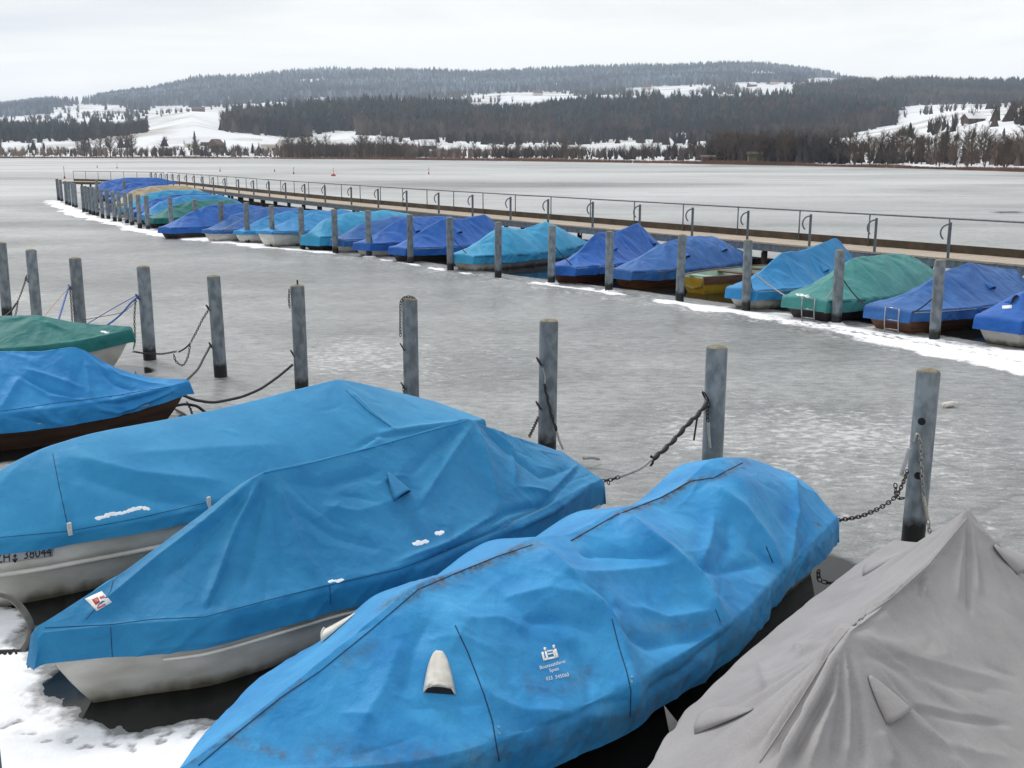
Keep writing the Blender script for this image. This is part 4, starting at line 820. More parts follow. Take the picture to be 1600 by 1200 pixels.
def cover_grid(sp, ns, nv, nk, seed, pleat=.02, peaks=(), fine=.006, hemwave=.02):
    """s runs along the boat, v from the far gunwale over the ridge to the quay-side gunwale, then the skirts"""
    L_ = sp.L; s = np.linspace(0, 1, ns) ** 1.0 * L_; ne = 7
    v = np.linspace(-1, 1, 2 * nv + 1); tv_ = np.abs(v)
    half = crv(sp.half, s); zg = crv(sp.zg, s); zr = crv(sp.ridge, s) if getattr(sp, 'soft', False) else ridge_line(sp.ridge, s); hp = crv(sp.hoop, s) if isinstance(sp.hoop, list) else np.full(ns, float(sp.hoop)); sk = crv(sp.skirt, s) if isinstance(sp.skirt, list) else np.full(ns, sp.skirt)
    g = (1 - hp[:, None]) * (1 - tv_[None]) ** sp.sag + hp[:, None] * frame_profile(tv_, getattr(sp, 'trap', False))[None]
    z = zg[:, None] + (zr - zg)[:, None] * g; n_ = half[:, None] * v[None]
    # skirts
    kk_ = np.linspace(0, 1, nk + 1)[1:]
    hw = hemwave * (noise(s * 2.1 + seed, seed) + .6 * noise(s * 5.2, seed + 4))
    def skirt(sg):
        nn = sg * (half[:, None] + .018 * np.sin(np.minimum(kk_ * 3, 1) * 1.57)[None] - .10 * sk[:, None] * kk_[None] + hw[:, None] * kk_[None] * np.minimum(1, half / .3)[:, None])
        dz = sk[:, None] * kk_[None] * (1 + .10 * noise(s * 1.3, seed + 9 + sg)[:, None])
        return nn, zg[:, None] - dz
    n2, z2 = skirt(1); n1, z1 = skirt(-1)
    nA = np.concatenate([n1[:, ::-1], n_, n2], 1); zA = np.concatenate([z1[:, ::-1], z, z2], 1); sA = np.repeat(s[:, None], nA.shape[1], 1)
    vA = np.concatenate([-(1 + kk_[::-1]), v, 1 + kk_])
    # end panel hanging over the transom
    zb = zg[-1] - sk[-1]
    eN = []; eZ = []; eS = []
    for q in range(1, ne + 1):
        f = q / ne; eN.append(nA[-1] * (1 - .03 * f)); eZ.append(np.where(zA[-1] > zb, zA[-1] + (zb - zA[-1]) * f, zA[-1])); eS.append(np.full(nA.shape[1], L_ + .03 + .05 * f))
    zb0 = zg[0] - sk[0]; bN = []; bZ = []; bS = []
    for q in range(ne, 0, -1):
        f = q / ne; bN.append(nA[0] * (1 - .03 * f)); bZ.append(np.where(zA[0] > zb0, zA[0] + (zb0 - zA[0]) * f, zA[0])); bS.append(np.full(nA.shape[1], -.03 - .05 * f))
    nA = np.r_[bN, nA, eN]; zA = np.r_[bZ, zA, eZ]; sA = np.r_[bS, sA, eS]
    G = w3(sp, sA, nA, zA); return G, sA, np.repeat(vA[None], G.shape[0], 0)
def normals(G):
    a = np.gradient(G, axis=0); b_ = np.gradient(G, axis=1); n_ = np.cross(a, b_); l = np.linalg.norm(n_, axis=-1, keepdims=True); n_ = n_ / np.maximum(l, 1e-9)
    return n_ * (-1 if n_[G.shape[0] // 2, G.shape[1] // 2, 2] < 0 else 1)
def bvh_of(G):
    a, b_ = G.shape[:2]; idx = np.arange(a * b_).reshape(a, b_)
    q = np.stack([idx[:-1, :-1], idx[:-1, 1:], idx[1:, 1:], idx[1:, :-1]], -1).reshape(-1, 4)
    return BVHTree.FromPolygons([tuple(v) for v in G.reshape(-1, 3)], [tuple(map(int, f)) for f in q])
def drape(sp, seed, ns, nv, nk, strokes=(), peaks=(), pleat=.018, fine=.006, stains=(), skirtfold=.012, creases=0):
    G, S_, V_ = cover_grid(sp, ns, nv, nk, seed); N_ = normals(G); Pf = G.reshape(-1, 3); D = np.zeros(len(Pf)); s_, v_ = S_.ravel(), V_.ravel()
    top = 1 - sstep(.85, 1.1, np.abs(v_))
    for (ps, pv, amp, rad, cnt) in peaks:                    # pleats running out from a tent pole
        h = np.interp(s_, *np.array(sp.half).T); dx = s_ - ps; dy = v_ * h - pv; r = np.hypot(dx, dy); an = np.arctan2(dy, dx)
        ph = an * cnt + 1.6 * noise(an * 2.3 + seed, r * .8, seed); wv = np.cos(ph) * (.6 + .6 * noise(an * 3.1, seed + 2))
        wv = np.sign(wv) * np.abs(wv) ** .8
        D += amp * wv * sstep(.03, .35, r) * np.exp(-(r / rad) ** 2)
    # broad soft dents and finer cloth creases, stretched down the slope
    hN = np.interp(s_, *np.array(sp.half).T); yy = v_ * hN
    D += pleat * (noise(s_ * 1.7 + seed, yy * .9, seed) + .5 * noise(s_ * 3.9, yy * 1.7 + seed)) * (.4 + .6 * np.minimum(1, np.abs(v_) * 2))
    rdg = (1 - np.abs(noise(s_ * 2.4 + .8 * yy + .5 * noise(s_ * 2, yy * 2), yy * 1.0 + seed, seed + 7)) * 2.2) * (.5 + .9 * np.clip(noise(s_ * .9 + 3, yy * 1.3, seed + 11) + .4, 0, 1))
    D += fine * rdg + fine * .6 * (1 - 2 * np.abs(noise(s_ * 7.1 - 2.2 * yy, yy * 2.6, seed + 3))) + fine * .35 * noise(s_ * 15, yy * 9, seed)
    sk = sstep(.95, 1.25, np.abs(v_))                        # the hanging edge: short vertical ripples
    D += skirtfold * sk * (noise(s_ * 4.2, seed + 5) + .7 * (1 - 2 * np.abs(noise(s_ * 7.3 + np.abs(v_) * 1.5, seed + 6))))
    edge = np.exp(-((np.abs(v_) - .97) / .05) ** 2); D += .004 * edge
    bv0 = bvh_of(G)
    for (P, wdt, amp) in strokes3(bv0, strokes):
        d, f = poly_dist(Pf, P); D += amp * 1.55 * (.4 * np.exp(-(d / wdt) ** 2) + .6 * np.exp(-1.9 * d / wdt)) * np.clip(np.minimum(f, 1 - f) * 6 + .15, 0, 1)
    rg = np.random.default_rng(seed)                         # short sharp creases, mostly running down from the ridge
    hmax = max(h for _, h in sp.half)
    for q in range(creases):
        s0 = rg.uniform(.1, .98) * sp.L; v0 = rg.uniform(-.2, 1.0) * hmax; ps = min((p_[0] for p_ in peaks), key=lambda u: abs(u - s0)) if peaks else s0 + rg.normal() * .5
        a0 = math.atan2(v0 + .05, s0 - ps) + rg.normal() * .45; ln_ = rg.uniform(.12, .55); bend = rg.normal() * .25
        pl_ = np.array([(s0 + math.cos(a0 + bend * f) * ln_ * (f - .5), v0 + math.sin(a0 + bend * f) * ln_ * (f - .5)) for f in (0, .35, .7, 1)])
        near_ = (np.abs(s_ - s0) < .6) & (np.abs(yy - v0) < .6); d, f = poly_dist(np.c_[s_, yy][near_], pl_)
        D[near_] += rg.choice((-1, 1)) * rg.uniform(.004, .011) * np.exp(-1.5 * d / rg.uniform(.018, .045)) * np.clip(np.minimum(f, 1 - f) * 4 + .05, 0, 1)
    endf = np.where((s_ > sp.L) | (s_ < 0), .3, 1.0); bow = .15 + .85 * sstep(0, .5, s_)
    G2 = (Pf + N_.reshape(-1, 3) * (D * endf * bow)[:, None]).reshape(G.shape)
    bv = bvh_of(G2); st = np.zeros(len(Pf))
    for (P, wdt, amp) in strokes3(bv, stains): d, f = poly_dist(G2.reshape(-1, 3), P); st = np.maximum(st, amp * np.exp(-(d / wdt) ** 2))
    return G2, bv, st, S_, V_
def hit(bv, x, y, off=.003):
    h = bv.ray_cast(Vector(O3), Vector(ray(x, y)))
    if h[0] is None: return None, None
    n_ = np.array(h[1]); n_ = n_ if n_ @ ray(x, y) < 0 else -n_; return np.array(h[0]) + n_ * off, n_
def seam(bv, pts, parent, m_, r=.0035, name='seam', off=.001):
    P = []
    for i in range(len(pts) - 1):
        n_ = max(3, int(math.hypot(pts[i+1][0] - pts[i][0], pts[i+1][1] - pts[i][1]) / 6))
        for f in np.linspace(0, 1, n_, endpoint=False):
            h, _ = hit(bv, pts[i][0] + (pts[i+1][0] - pts[i][0]) * f, pts[i][1] + (pts[i+1][1] - pts[i][1]) * f, off)
            if h is not None and (not P or np.linalg.norm(h - P[-1]) < .35): P.append(h)
    if len(P) > 2: return MB().tube(P, r, 5).build(name, m_, parent, smooth=True)
def hull_mesh(sp, zk=-.16, rake=.5, inset=.03, ns=40, flare=.20, drop=.0, transom=True):
    s = np.linspace(0, sp.L, ns); half = np.maximum(crv(sp.half, s) - inset, .012); zg = crv(sp.zg, s) - .012 - drop
    ts = np.linspace(0, 1, 9); rows_ = []
    for t_ in ts:
        n_ = half * (1 - flare * t_ - .25 * t_ ** 3); z = zg + (zk - zg) * t_; s2 = s + rake * t_ ** 1.5 * (1 - s / sp.L) ** 3
        rows_.append((s2, n_, z))
    cols = [w3(sp, a, b_, c) for a, b_, c in rows_] + [w3(sp, a, -b_, c) for a, b_, c in rows_[::-1]]
    G = np.stack(cols, 1); mb = MB().grid(G); k_ = G.shape[1]; o = (ns - 1) * k_; mb.f.append(tuple(o + i for i in range(k_))); mb.f.append(tuple(range(k_))[::-1]); return mb
def rail_line(sp, n_off, z_off, sgn, r, a=0.0, b_=1.0):
    s = np.linspace(sp.L * a, sp.L * b_, 40); return MB().tube(w3(sp, s, sgn * (np.maximum(crv(sp.half, s), .02) + n_off), crv(sp.zg, s) + z_off), r, 6)
def vent(bv, A, Lp, Rp, parent, m_, bulge=.07, power=1.0, name='vent_flap', pts3=None, notch=0.0):
    """a small hood: closed at A, open between Lp and Rp"""
    if pts3 is None:
        a, na = hit(bv, *A, 0.0); l, _ = hit(bv, *Lp, 0.0); r_, nr = hit(bv, *Rp, 0.0)
        if a is None or l is None or r_ is None: return
    else: a, l, r_, na = pts3
    nn = na / np.linalg.norm(na); nu, nw = 12, 10; G = np.zeros((nu, nw, 3))
    for i in range(nu):
        f = max(i / (nu - 1), .02); wd = f ** power
        c = a + ((l + r_) / 2 - a) * f; hv_ = (r_ - l) / 2 * wd
        for j in range(nw):
            q = -1 + 2 * j / (nw - 1); G[i, j] = c + hv_ * q + nn * (bulge * f * (1 - q * q) ** .6 * .9 + .004) - ((l + r_) / 2 - a) * (notch * (1 - q * q) if i == nu - 1 else 0)
    o = gridmesh(name, G, m_, parent); sm = o.modifiers.new('cloth_thickness', 'SOLIDIFY'); sm.thickness = .006
    G2 = np.array([[G[-2, j] * .98 + (a) * .02 for j in range(nw)], [(l + (r_ - l) * j / (nw - 1)) * .98 + a * .02 + nn * .004 for j in range(nw)]]); h_ = gridmesh('vent_mouth_shade', G2, M['hole'], o); return o  # dark sheet across the open mouth paints the shade inside
def patch(bv, poly, parent, m_, name, off=.004, k_=6):
    """a small flat piece lying on the cloth: quad corners in order, subdivided and laid on the surface"""
    p = np.array(poly, float); G = np.zeros((k_, k_, 3))
    for i in range(k_):
        for j in range(k_):
            u, v = i / (k_ - 1), j / (k_ - 1); q = (p[0] * (1-u) + p[1] * u) * (1-v) + (p[3] * (1-u) + p[2] * u) * v; h, _ = hit(bv, q[0], q[1], off)
            if h is None: return None
            G[i, j] = h
    o = gridmesh(name, G, m_, parent); sm = o.modifiers.new('thickness', 'SOLIDIFY'); sm.thickness = .002; return o
def lettering(bv, txt, p0, ex, ey, parent, m_, off=.004, name='lettering'):
    cu = bpy.data.curves.new('t', 'FONT'); cu.body = txt; cu.resolution_u = 3; ob = bpy.data.objects.new('t', cu); C.objects.link(ob); bpy.context.view_layer.update()
    dg = bpy.context.evaluated_depsgraph_get(); me = ob.evaluated_get(dg).to_mesh(); V = np.array([v.co[:2] for v in me.vertices]); Fc = [tuple(p.vertices) for p in me.polygons]
    ob.evaluated_get(dg).to_mesh_clear(); C.objects.unlink(ob); bpy.data.objects.remove(ob)
    w_ = V[:, 0].max() - V[:, 0].min(); V[:, 0] = (V[:, 0] - V[:, 0].min()) / w_; V[:, 1] /= .72
    P = []
    for u, v in V:
        h, _ = hit(bv, p0[0] + ex[0] * u + ey[0] * v, p0[1] + ex[1] * u + ey[1] * v, off)
        if h is None: return None
        P.append(h)
    return MB().add(P, Fc).build(name, m_, parent)
def snow_bits(bv, pts, r0, label):
    """thin remnant of snow lying on a cover"""
    P = []
    for i in range(len(pts) - 1):
        for f in np.linspace(0, 1, 20): P.append((pts[i][0] + (pts[i+1][0] - pts[i][0]) * f, pts[i][1] + (pts[i+1][1] - pts[i][1]) * f))
    mb = MB()
    for (x, y) in P:
        h, n_ = hit(bv, x + random.uniform(-2, 2), y + random.uniform(-1.6, 1.6), 0)
        if h is None: continue
        r = r0 * random.uniform(.35, .8); t1 = np.cross(n_, [0, 0, 1.0]); t1 /= np.linalg.norm(t1) + 1e-9; t2 = np.cross(n_, t1); V = [h + n_ * r * .10]; k_ = 9
        for rr_, hh in ((.6, .14), (1.0, -.06)):
            for q in range(k_): a = 6.283 * q / k_; j = random.uniform(.75, 1.2); V.append(h + (t1 * math.cos(a) * 1.25 + t2 * math.sin(a) * .8) * r * rr_ * j + n_ * r * hh * .5)
        mb.add(V, [(0, 1 + q, 1 + (q + 1) % k_) for q in range(k_)] + [(1 + q, 1 + k_ + q, 1 + k_ + (q + 1) % k_, 1 + (q + 1) % k_) for q in range(k_)])
    if mb.v: tag(mb.build('snow_remnant', M['snow'], None, smooth=True), label, 'snow', kind='stuff')
def boat(sp, label, cover_m, hull_m, seed, ns=230, nv=62, nk=16, hull=None, group=None, **kw):
    root = thing('covered_boat', label, 'boat', (*(sp.B + sp.d * sp.L / 2), 0), 0, group)
    G, bv, st, S_, V_ = drape(sp, seed, ns, nv, nk, **kw)
    hu = (hull or hull_mesh(sp)).build('hull', hull_m, root, smooth=True); hu.data.set_sharp_from_angle(angle=R(50))
    cv = gridmesh('cover', G, cover_m, root, attrs={'stain': st}); return root, cv, hu, bv
def Z(pts, sc, ox, oy): return [(ox + x * sc, oy + y * sc) for x, y in pts]
z1 = lambda *p: Z(p, .5125, 500, 680)
z8 = lambda *p: Z(p, .5, 0, 580)
zl = lambda *p: Z(p, .1875, 0, 560)
zg_ = lambda *p: Z(p, .375, 1000, 780)
# ---- the stained blue boat
S2.soft = True; S4.trap = True
stk = [(z1((380,490),(430,600),(480,720),(520,860),(550,1000)), .07, .018), (z1((640,330),(700,380),(790,460),(870,550),(910,640),(945,760),(945,870)), .10, .045),
       (z1((900,240),(1060,360),(1150,440),(1200,530),(1225,580)), .10, .05), (z1((1180,140),(1290,220),(1370,330),(1410,430)), .09, .035), (z1((1440,110),(1450,230),(1420,430)), .06, .03),
       (z1((740,430),(860,500),(900,560)), .05, -.02), (z1((790,360),(900,360),(1060,370)), .06, -.03), (z1((760,430),(900,420),(1080,400)), .05, .018), (z1((620,560),(740,560),(860,590)), .06, -.025), (z1((560,500),(700,470),(800,500)), .06, .02),
       (z1((900,590),(1000,640),(1200,600)), .06, -.03), (z1((940,520),(1060,560),(1190,540)), .05, .02), (z1((1130,400),(1240,410),(1360,385)), .05, -.03), (z1((1200,240),(1190,310),(1160,390)), .05, .025), (z1((1240,250),(1250,330),(1210,400)), .05, -.02),
       (z1((1300,330),(1360,380),(1400,400)), .05, -.02), (z1((1460,230),(1500,300),(1440,400)), .05, -.02), (z1((250,620),(200,760),(120,900)), .09, .02), (z1((330,560),(290,640),(250,800)), .07, -.018), (z1((560,640),(600,800),(640,900)), .09, -.02),
       (z1((760,620),(820,740),(830,850)), .09, -.018), (z1((450,740),(520,800),(640,840),(760,850),(900,850)), .07, .018), (z1((570,900),(700,880),(930,800)), .05, -.018), (z1((960,800),(1100,730),(1250,600)), .05, -.02), (z1((430,560),(560,560),(640,600)), .05, .012)]
stn = [(z1((190,520),(300,470),(440,410),(540,370),(660,330)), .055, 1.0), (z1((770,320),(900,245)), .02, .7), (z1((910,240),(1040,200),(1130,140),(1190,130)), .035, 1.0), (z1((1190,130),(1250,110),(1300,80)), .05, .8),
       (z1((430,990),(600,960),(800,900),(940,860),(1100,760),(1280,610)), .09, .45), (z1((0,970),(200,985),(340,990)), .1, .4), (z1((930,600),(1200,570),(1220,590)), .05, .4), (z1((640,760),(750,770),(820,720)), .06, .35), (z1((60,700),(150,640)), .05, .4), (z1((1510,270),(1525,272)), .025, 1.0),
       ([(355,1150),(395,1165),(440,1180)], .03, .7), ([(300,1190),(380,1140),(470,1065)], .02, .6)]
b4, c4, h4, bv4 = boat(S4, 'blue covered boat with moss stains, white vents and white lettering on its cover', M['cover_bright_blue'], M['white_hull'], 41, ns=340, nv=92, nk=20, strokes=stk, stains=stn, pleat=.011, fine=.004, creases=90,
    hull=hull_mesh(S4, drop=.1, inset=.12))
seam(bv4, [(310,1196)] + z1((-250,905),(-120,800),(0,720),(160,590),(300,470),(440,410),(540,370),(660,330)), c4, M['thread'], .003)
seam(bv4, z1((765,322),(900,245),(1040,190),(1130,140),(1200,130),(1300,78)), c4, M['thread'], .004)
seam(bv4, z1((412,580),(450,660),(500,790),(525,870),(548,1005)), c4, M['thread'], .0032); seam(bv4, z1((890,560),(910,640),(935,720),(948,780),(945,870)), c4, M['thread'], .003)
seam(bv4, z1((1360,340),(1385,400)), c4, M['thread'], .004); seam(bv4, z1((1205,530),(1225,580)), c4, M['thread'], .003)
v_ = vent(bv4, z1((362,657))[0], z1((316,788))[0], z1((412,795))[0], b4, M['leather'], .055, .42, notch=.2)
# its twin on the far side: mirrored across the boat's centre line
def mirror(sp, p_): q = p_[:2] - sp.B; s_ = q @ sp.d; n_ = q @ sp.n; return w3(sp, s_, -n_, p_[2])
_a, _n = hit(bv4, *z1((362,657))[0], 0); _l, _ = hit(bv4, *z1((316,788))[0], 0); _r, _ = hit(bv4, *z1((412,795))[0], 0)
_nm = _n - 2 * (_n[:2] @ S4.n) * np.array([*S4.n, 0]); vent(bv4, None, None, None, b4, M['leather'], .055, .42, pts3=(mirror(S4, _a), mirror(S4, _l), mirror(S4, _r), _nm), notch=.16)
for (x, y) in z1((543, 890), (546, 910), (951, 737), (950, 752), (1228, 575), (1340, 187)):
    h, n_ = hit(bv4, x, y, .001)
    if h is not None: MB().tube([h, h + n_ * .004], .006, 8).build('eyelet', M['zinc_chain'], c4)
lg = lambda pts: [(800 + x * .1, 980 + y * .1) for x, y in pts]
def bar(p, q, w_): p = np.array(p, float); q = np.array(q, float); t_ = (q - p) / np.linalg.norm(q - p); n_ = np.array([-t_[1], t_[0]]) * w_ / 2; return lg([p + n_, q + n_, q - n_, p - n_])
for a, b_, w_ in [((470,395),(500,528),34),((485,518),(700,470),30),((520,385),(553,515),32),((545,385),(635,368),22),((555,430),(645,412),20),((640,365),(668,480),26),((668,345),(706,478),34)]: patch(bv4, bar(a, b_, w_), c4, M['white'], 'lettering', k_=4)
for c in ((510, 345), (650, 308)): patch(bv4, lg([(c[0] - 19, c[1] - 24), (c[0] + 15, c[1] - 30), (c[0] + 20, c[1] + 22), (c[0] - 14, c[1] + 28)]), c4, M['white'], 'lettering', k_=3)
lettering(bv4, 'Bootssattlerei', (843.5, 1046.5), (39.5, -10.5), (-1.2, -5.6), c4, M['white']); lettering(bv4, 'Spiez', (858.6, 1051.0), (14.5, -3.6), (-1.2, -5.4), c4, M['white']); lettering(bv4, '033  545060', (853.2, 1064), (35.5, -7.2), (-1.1, -5.6), c4, M['white'])
# ---- the boat with the printed tag
stk = [(z8((815,335),(740,480),(680,640),(640,755)), .035, .028), (z8((835,340),(790,520),(760,690)), .04, -.020), (z8((800,330),(640,470),(500,580),(370,690),(250,785)), .05, .030), (z8((780,380),(640,520),(520,640)), .05, -.018),
       (z8((860,350),(920,500),(985,655)), .05, .022), (z8((845,350),(870,500),(890,660)), .04, -.012), (z8((890,340),(1000,360),(1190,310)), .06, -.018), (z8((1000,420),(1120,440),(1250,400)), .07, .014), (z8((900,420),(1050,520),(1200,560)), .06, -.012),
       (z8((1475,170),(1400,280),(1310,420)), .045, .020), (z8((1455,165),(1340,260),(1280,330)), .04, -.014), (z8((1490,175),(1530,300),(1560,400)), .05, .018), (z8((1500,170),(1600,260),(1690,330),(1790,300)), .05, -.02), ([(912,716),(860,770),(805,760)], .04, .022), ([(905,730),(850,785),(790,800),(740,830)], .04, -.03),
       ([(780,800),(700,850),(620,880)], .035, .02), ([(870,775),(800,815),(720,850),(650,885)], .03, -.028), ([(760,665),(800,700),(805,760)], .04, .02), ([(925,755),(860,800),(800,830)], .03, .022),
       (z8((640,755),(700,640),(720,600)), .02, -.014), (z8((400,880),(600,850),(800,820),(1000,760)), .03, .008), (z8((150,860),(250,850),(350,840)), .03, -.01)]
b3, c3, h3, bv3 = boat(S3, 'blue covered boat with a printed white tag on its pointed end and a white hull', M['cover_teal_blue'], M['white_hull'], 3, ns=310, nv=84, nk=18, strokes=stk, pleat=.005, fine=.002, creases=60,
    peaks=[(1.70, 0, .012, .75, 7), (3.70, 0, .012, .7, 8)], skirtfold=.010, hull=hull_mesh(S3, zk=-.2, rake=.45))
seam(bv3, z8((825,318),(1000,280),(1190,230),(1330,190),(1470,152)), c3, M['cover_mid_blue'], .006, 'ridge_seam')
seam(bv3, z8((140,802),(345,792),(480,775),(640,768),(840,715),(1030,668),(1250,618),(1400,560),(1600,478)), c3, M['thread'], .0022)
for q in [((345,790),(352,905)), ((1030,668),(1034,740))]: seam(bv3, z8(*q), c3, M['thread'], .0025)
seam(bv3, z8((370,595),(345,690),(260,785)), c3, M['thread'], .0018)
vent(bv3, z8((1212,318))[0], z8((1232,408))[0], z8((1281,380))[0], b3, M['cover_teal_blue'], .07, .75)
tg = patch(bv3, z8((265,712), (318,688), (350,722), (302,750)), c3, M['white'], 'printed_tag', k_=6)
patch(bv3, z8((288,716), (306,708), (314,722), (300,732)), c3, M['red'], 'tag_print', off=.0085, k_=4); patch(bv3, z8((312,708), (326,702), (330,708), (316,714)), c3, M['pink'], 'tag_print', off=.0085, k_=3); patch(bv3, z8((302,738), (326,726), (330,732), (306,744)), c3, M['pink'], 'tag_print', off=.0085, k_=3)
snow_bits(bv3, z8((1292,540),(1335,532)), .03, 'longer snow crumb below the vent on the tagged cover'); snow_bits(bv3, z8((1364,508),(1382,503)), .035, 'roundish snow crumb below the vent on the tagged cover'); snow_bits(bv3, z8((1030,657),(1070,653)), .022, 'small snow crumb on the edge of the tagged cover')
rail_line(S3, -.02, -.26, 1, .014, .12, 1).build('rub_rail', M['white_hull'], h3, smooth=True)
# ---- the registered boat
stk = [(z8((200,262),(430,320),(700,345)), .10, .02), (z8((260,330),(480,400),(650,420)), .10, -.018), (z8((180,265),(195,380),(212,490)), .03, .012), (z8((1090,62),(1160,130),(1240,190)), .05, .02), (z8((1130,250),(1200,195),(1290,178),(1500,155)), .05, .025), (z8((1110,245),(1180,205),(1240,195),(1450,168)), .03, -.03), (z8((400,260),(700,240),(900,230)), .12, .012)]
b2, c2, h2, bv2 = boat(S2, 'long blue covered boat with registration number plate on its white hull', M['cover_mid_blue'], M['white_hull'], 12, ns=220, nv=56, nk=12, strokes=stk, pleat=.006, fine=.0012, creases=25, peaks=[(1.6, 0, .006, .6, 6), (4.65, 0, .008, .6, 7)], skirtfold=.006, hull=hull_mesh(S2, zk=-.2, rake=.6))
seam(bv2, z8((165,258),(185,360),(212,485)), c2, M['thread'], .0025); seam(bv2, z8((1080,60),(1150,125),(1230,180)), c2, M['thread'], .0025); seam(bv2, z8((0,520),(215,500),(420,462),(655,408)), c2, M['thread'], .0022)
rail_line(S2, -.045, -.30, 1, .022, .05, 1).build('rub_rail', M['white_hull'], h2, smooth=True)
for (x, y) in z8((217, 493), (652, 411)):
    h, n_ = hit(bv2, x, y, .004)
    if h is not None: MB().box(h, (.03, .02, .10), [(*S2.d, 0), (*S2.n, 0), up]).build('clamp', M['leather'], c2)
bvh2h = BVHTree.FromPolygons([tuple(h2.data.vertices[i].co) for i in range(len(h2.data.vertices))], [tuple(p.vertices) for p in h2.data.polygons])
pl = patch(bvh2h, [(-55,866),(84,850),(82,869),(-57,888)], h2, M['plate'], 'registration_plate', off=.006, k_=8)
lettering(bvh2h, 'ZH', (-7, 879), (22.5, -2.7), (-.6, -15.5), h2, M['ink'], .011, 'registration_letters'); lettering(bvh2h, '38044', (37.5, 872.5), (43, -5.2), (-.6, -15.0), h2, M['ink'], .011, 'registration_numbers')
for q in [[(22.2,865),(24,865),(24,877),(22.2,877)], [(20,867.5),(26,866.8),(26,868.3),(20,869)], [(18.5,872.5),(20.5,872),(24,877.5),(22,878)], [(27.5,871.5),(26,871),(22.6,876.5),(24,878)]]: patch(bvh2h, q, h2, M['ink'], 'anchor_emblem', off=.011, k_=3)
snow_bits(bv2, z8((305,462),(340,448),(390,440)), .026, 'longer snow streak by the clamp of the registered boat cover'); snow_bits(bv2, z8((400,436),(440,425),(465,430)), .024, 'smaller snow streak by the clamp of the registered boat cover')
# ---- the brown hulled boat
stk = [(zl((720,20),(735,180),(752,325)), .03, .02), (zl((690,20),(640,200),(600,300)), .05, -.014), (zl((170,150),(80,300),(0,440)), .06, .03), (zl((200,85),(450,165),(690,250)), .045, .022), (zl((190,150),(420,265),(690,340)), .04, -.024), (zl((210,190),(440,320),(720,350)), .035, .018), (zl((860,40),(1000,150),(1250,220),(1440,230)), .05, .018), (zl((840,100),(960,220),(1150,280)), .045, -.02),
       (zl((1470,240),(1300,300),(1000,380),(780,360)), .035, -.03), (zl((1480,250),(1250,350),(1000,450),(800,420)), .035, .028), (zl((1430,300),(1200,400),(1000,480)), .03, -.02), (zl((780,360),(900,420),(1050,440)), .03, -.02), (zl((300,400),(420,520),(560,560)), .05, .015), (zl((60,480),(260,520),(400,560)), .04, -.012)]
b1, c1, h1, bv1 = boat(S1, 'blue covered boat with a dark brown wooden hull tied by a black hose', M['cover_left_blue'], M['brown_hull'], 22, ns=260, nv=70, nk=14, strokes=stk, pleat=.007, fine=.003, creases=60, peaks=[(1.32, 0, .012, .7, 7), (2.2, 0, .012, .7, 7)], skirtfold=.014, hull=hull_mesh(S1, rake=.5))
seam(bv1, zl((0,442),(250,405),(480,370),(750,340),(1000,305),(1200,270),(1440,232)), c1, M['thread'], .003)
rail_line(S1, -.03, -.17, 1, .012, .0, 1).build('rub_rail', M['pale_rope'], h1, smooth=True)
# ---- the green covered boat
b0, c0, h0, bv0_ = boat(S0, 'green covered boat with a white bow', M['cover_green'], M['white_hull'], 31, ns=150, nv=40, nk=10, strokes=[(zl((350,-310),(560,-220),(620,-150)), .05, .02)], pleat=.012, fine=.005, peaks=[(1.35, 0, .014, .7, 7)], hull=hull_mesh(S0, rake=.5))
snow_bits(bv0_, [(160,518),(168,519)], .03, 'snow crumb on the bow of the green cover')
# ---- the grey covered boat
stk = [(zg_((1360,80),(1200,280),(1050,410),(870,540)), .03, .020), (zg_((870,540),(800,620),(740,720),(640,880),(490,1110)), .028, .034), (zg_((1230,290),(1040,430),(880,560)), .035, -.022), (zg_((830,610),(740,800),(650,960),(570,1115)), .03, .026), (zg_((815,620),(690,820),(540,1090)), .022, -.024), (zg_((835,620),(790,800),(700,960),(620,1115)), .022, -.026),
       (zg_((840,610),(800,820),(740,980),(700,1115)), .026, .024), (zg_((845,610),(835,860),(800,1115)), .026, -.024), (zg_((850,610),(870,860),(860,1115)), .03, .022), (zg_((860,610),(910,860),(930,1115)), .035, -.018), (zg_((800,640),(640,840),(420,1080)), .035, -.020), (zg_((770,680),(560,880),(330,1110)), .05, .016),
       (zg_((1365,90),(1370,300),(1375,480)), .022, -.020), (zg_((1370,90),(1400,260),(1410,400)), .03, .014), (zg_((1350,90),(1330,260),(1320,420)), .03, .012), (zg_((1385,100),(1480,190),(1560,240)), .03, .012),
       (zg_((910,575),(1060,640),(1280,700),(1540,760)), .04, 0.0076), (zg_((900,600),(1040,690),(1260,770),(1500,820)), .04, -0.0067), (zg_((1110,865),(1260,905),(1400,925),(1550,945)), .025, -0.0101), (zg_((1110,850),(1280,880),(1480,925)), .025, 0.0067), (zg_((1100,900),(1240,1000),(1400,1060),(1550,1080)), .035, 0.0076), (zg_((1090,920),(1200,1010),(1330,1080)), .03, -0.0067),
       (zg_((1000,960),(1040,1040),(1060,1115)), .04, .014), (zg_((700,600),(660,640),(640,660)), .04, -.026), (zg_((640,610),(700,640),(780,600)), .04, .022), (zg_((500,680),(520,740),(540,790)), .03, .014), (zg_((1190,310),(1170,360),(1165,410)), .012, -.012), (zg_((1210,300),(1190,350),(1185,400)), .012, .012)]
b5, c5, h5, bv5 = boat(S5, 'grey covered boat with tent peaks and four cone shaped vents', M['cover_grey'], M['white_hull'], 53, ns=300, nv=96, nk=12, strokes=stk, pleat=.005, fine=.001, creases=40, peaks=[(1.9, 0, .016, 1.0, 15), (4.02, 0, .014, .8, 13)], skirtfold=.01)
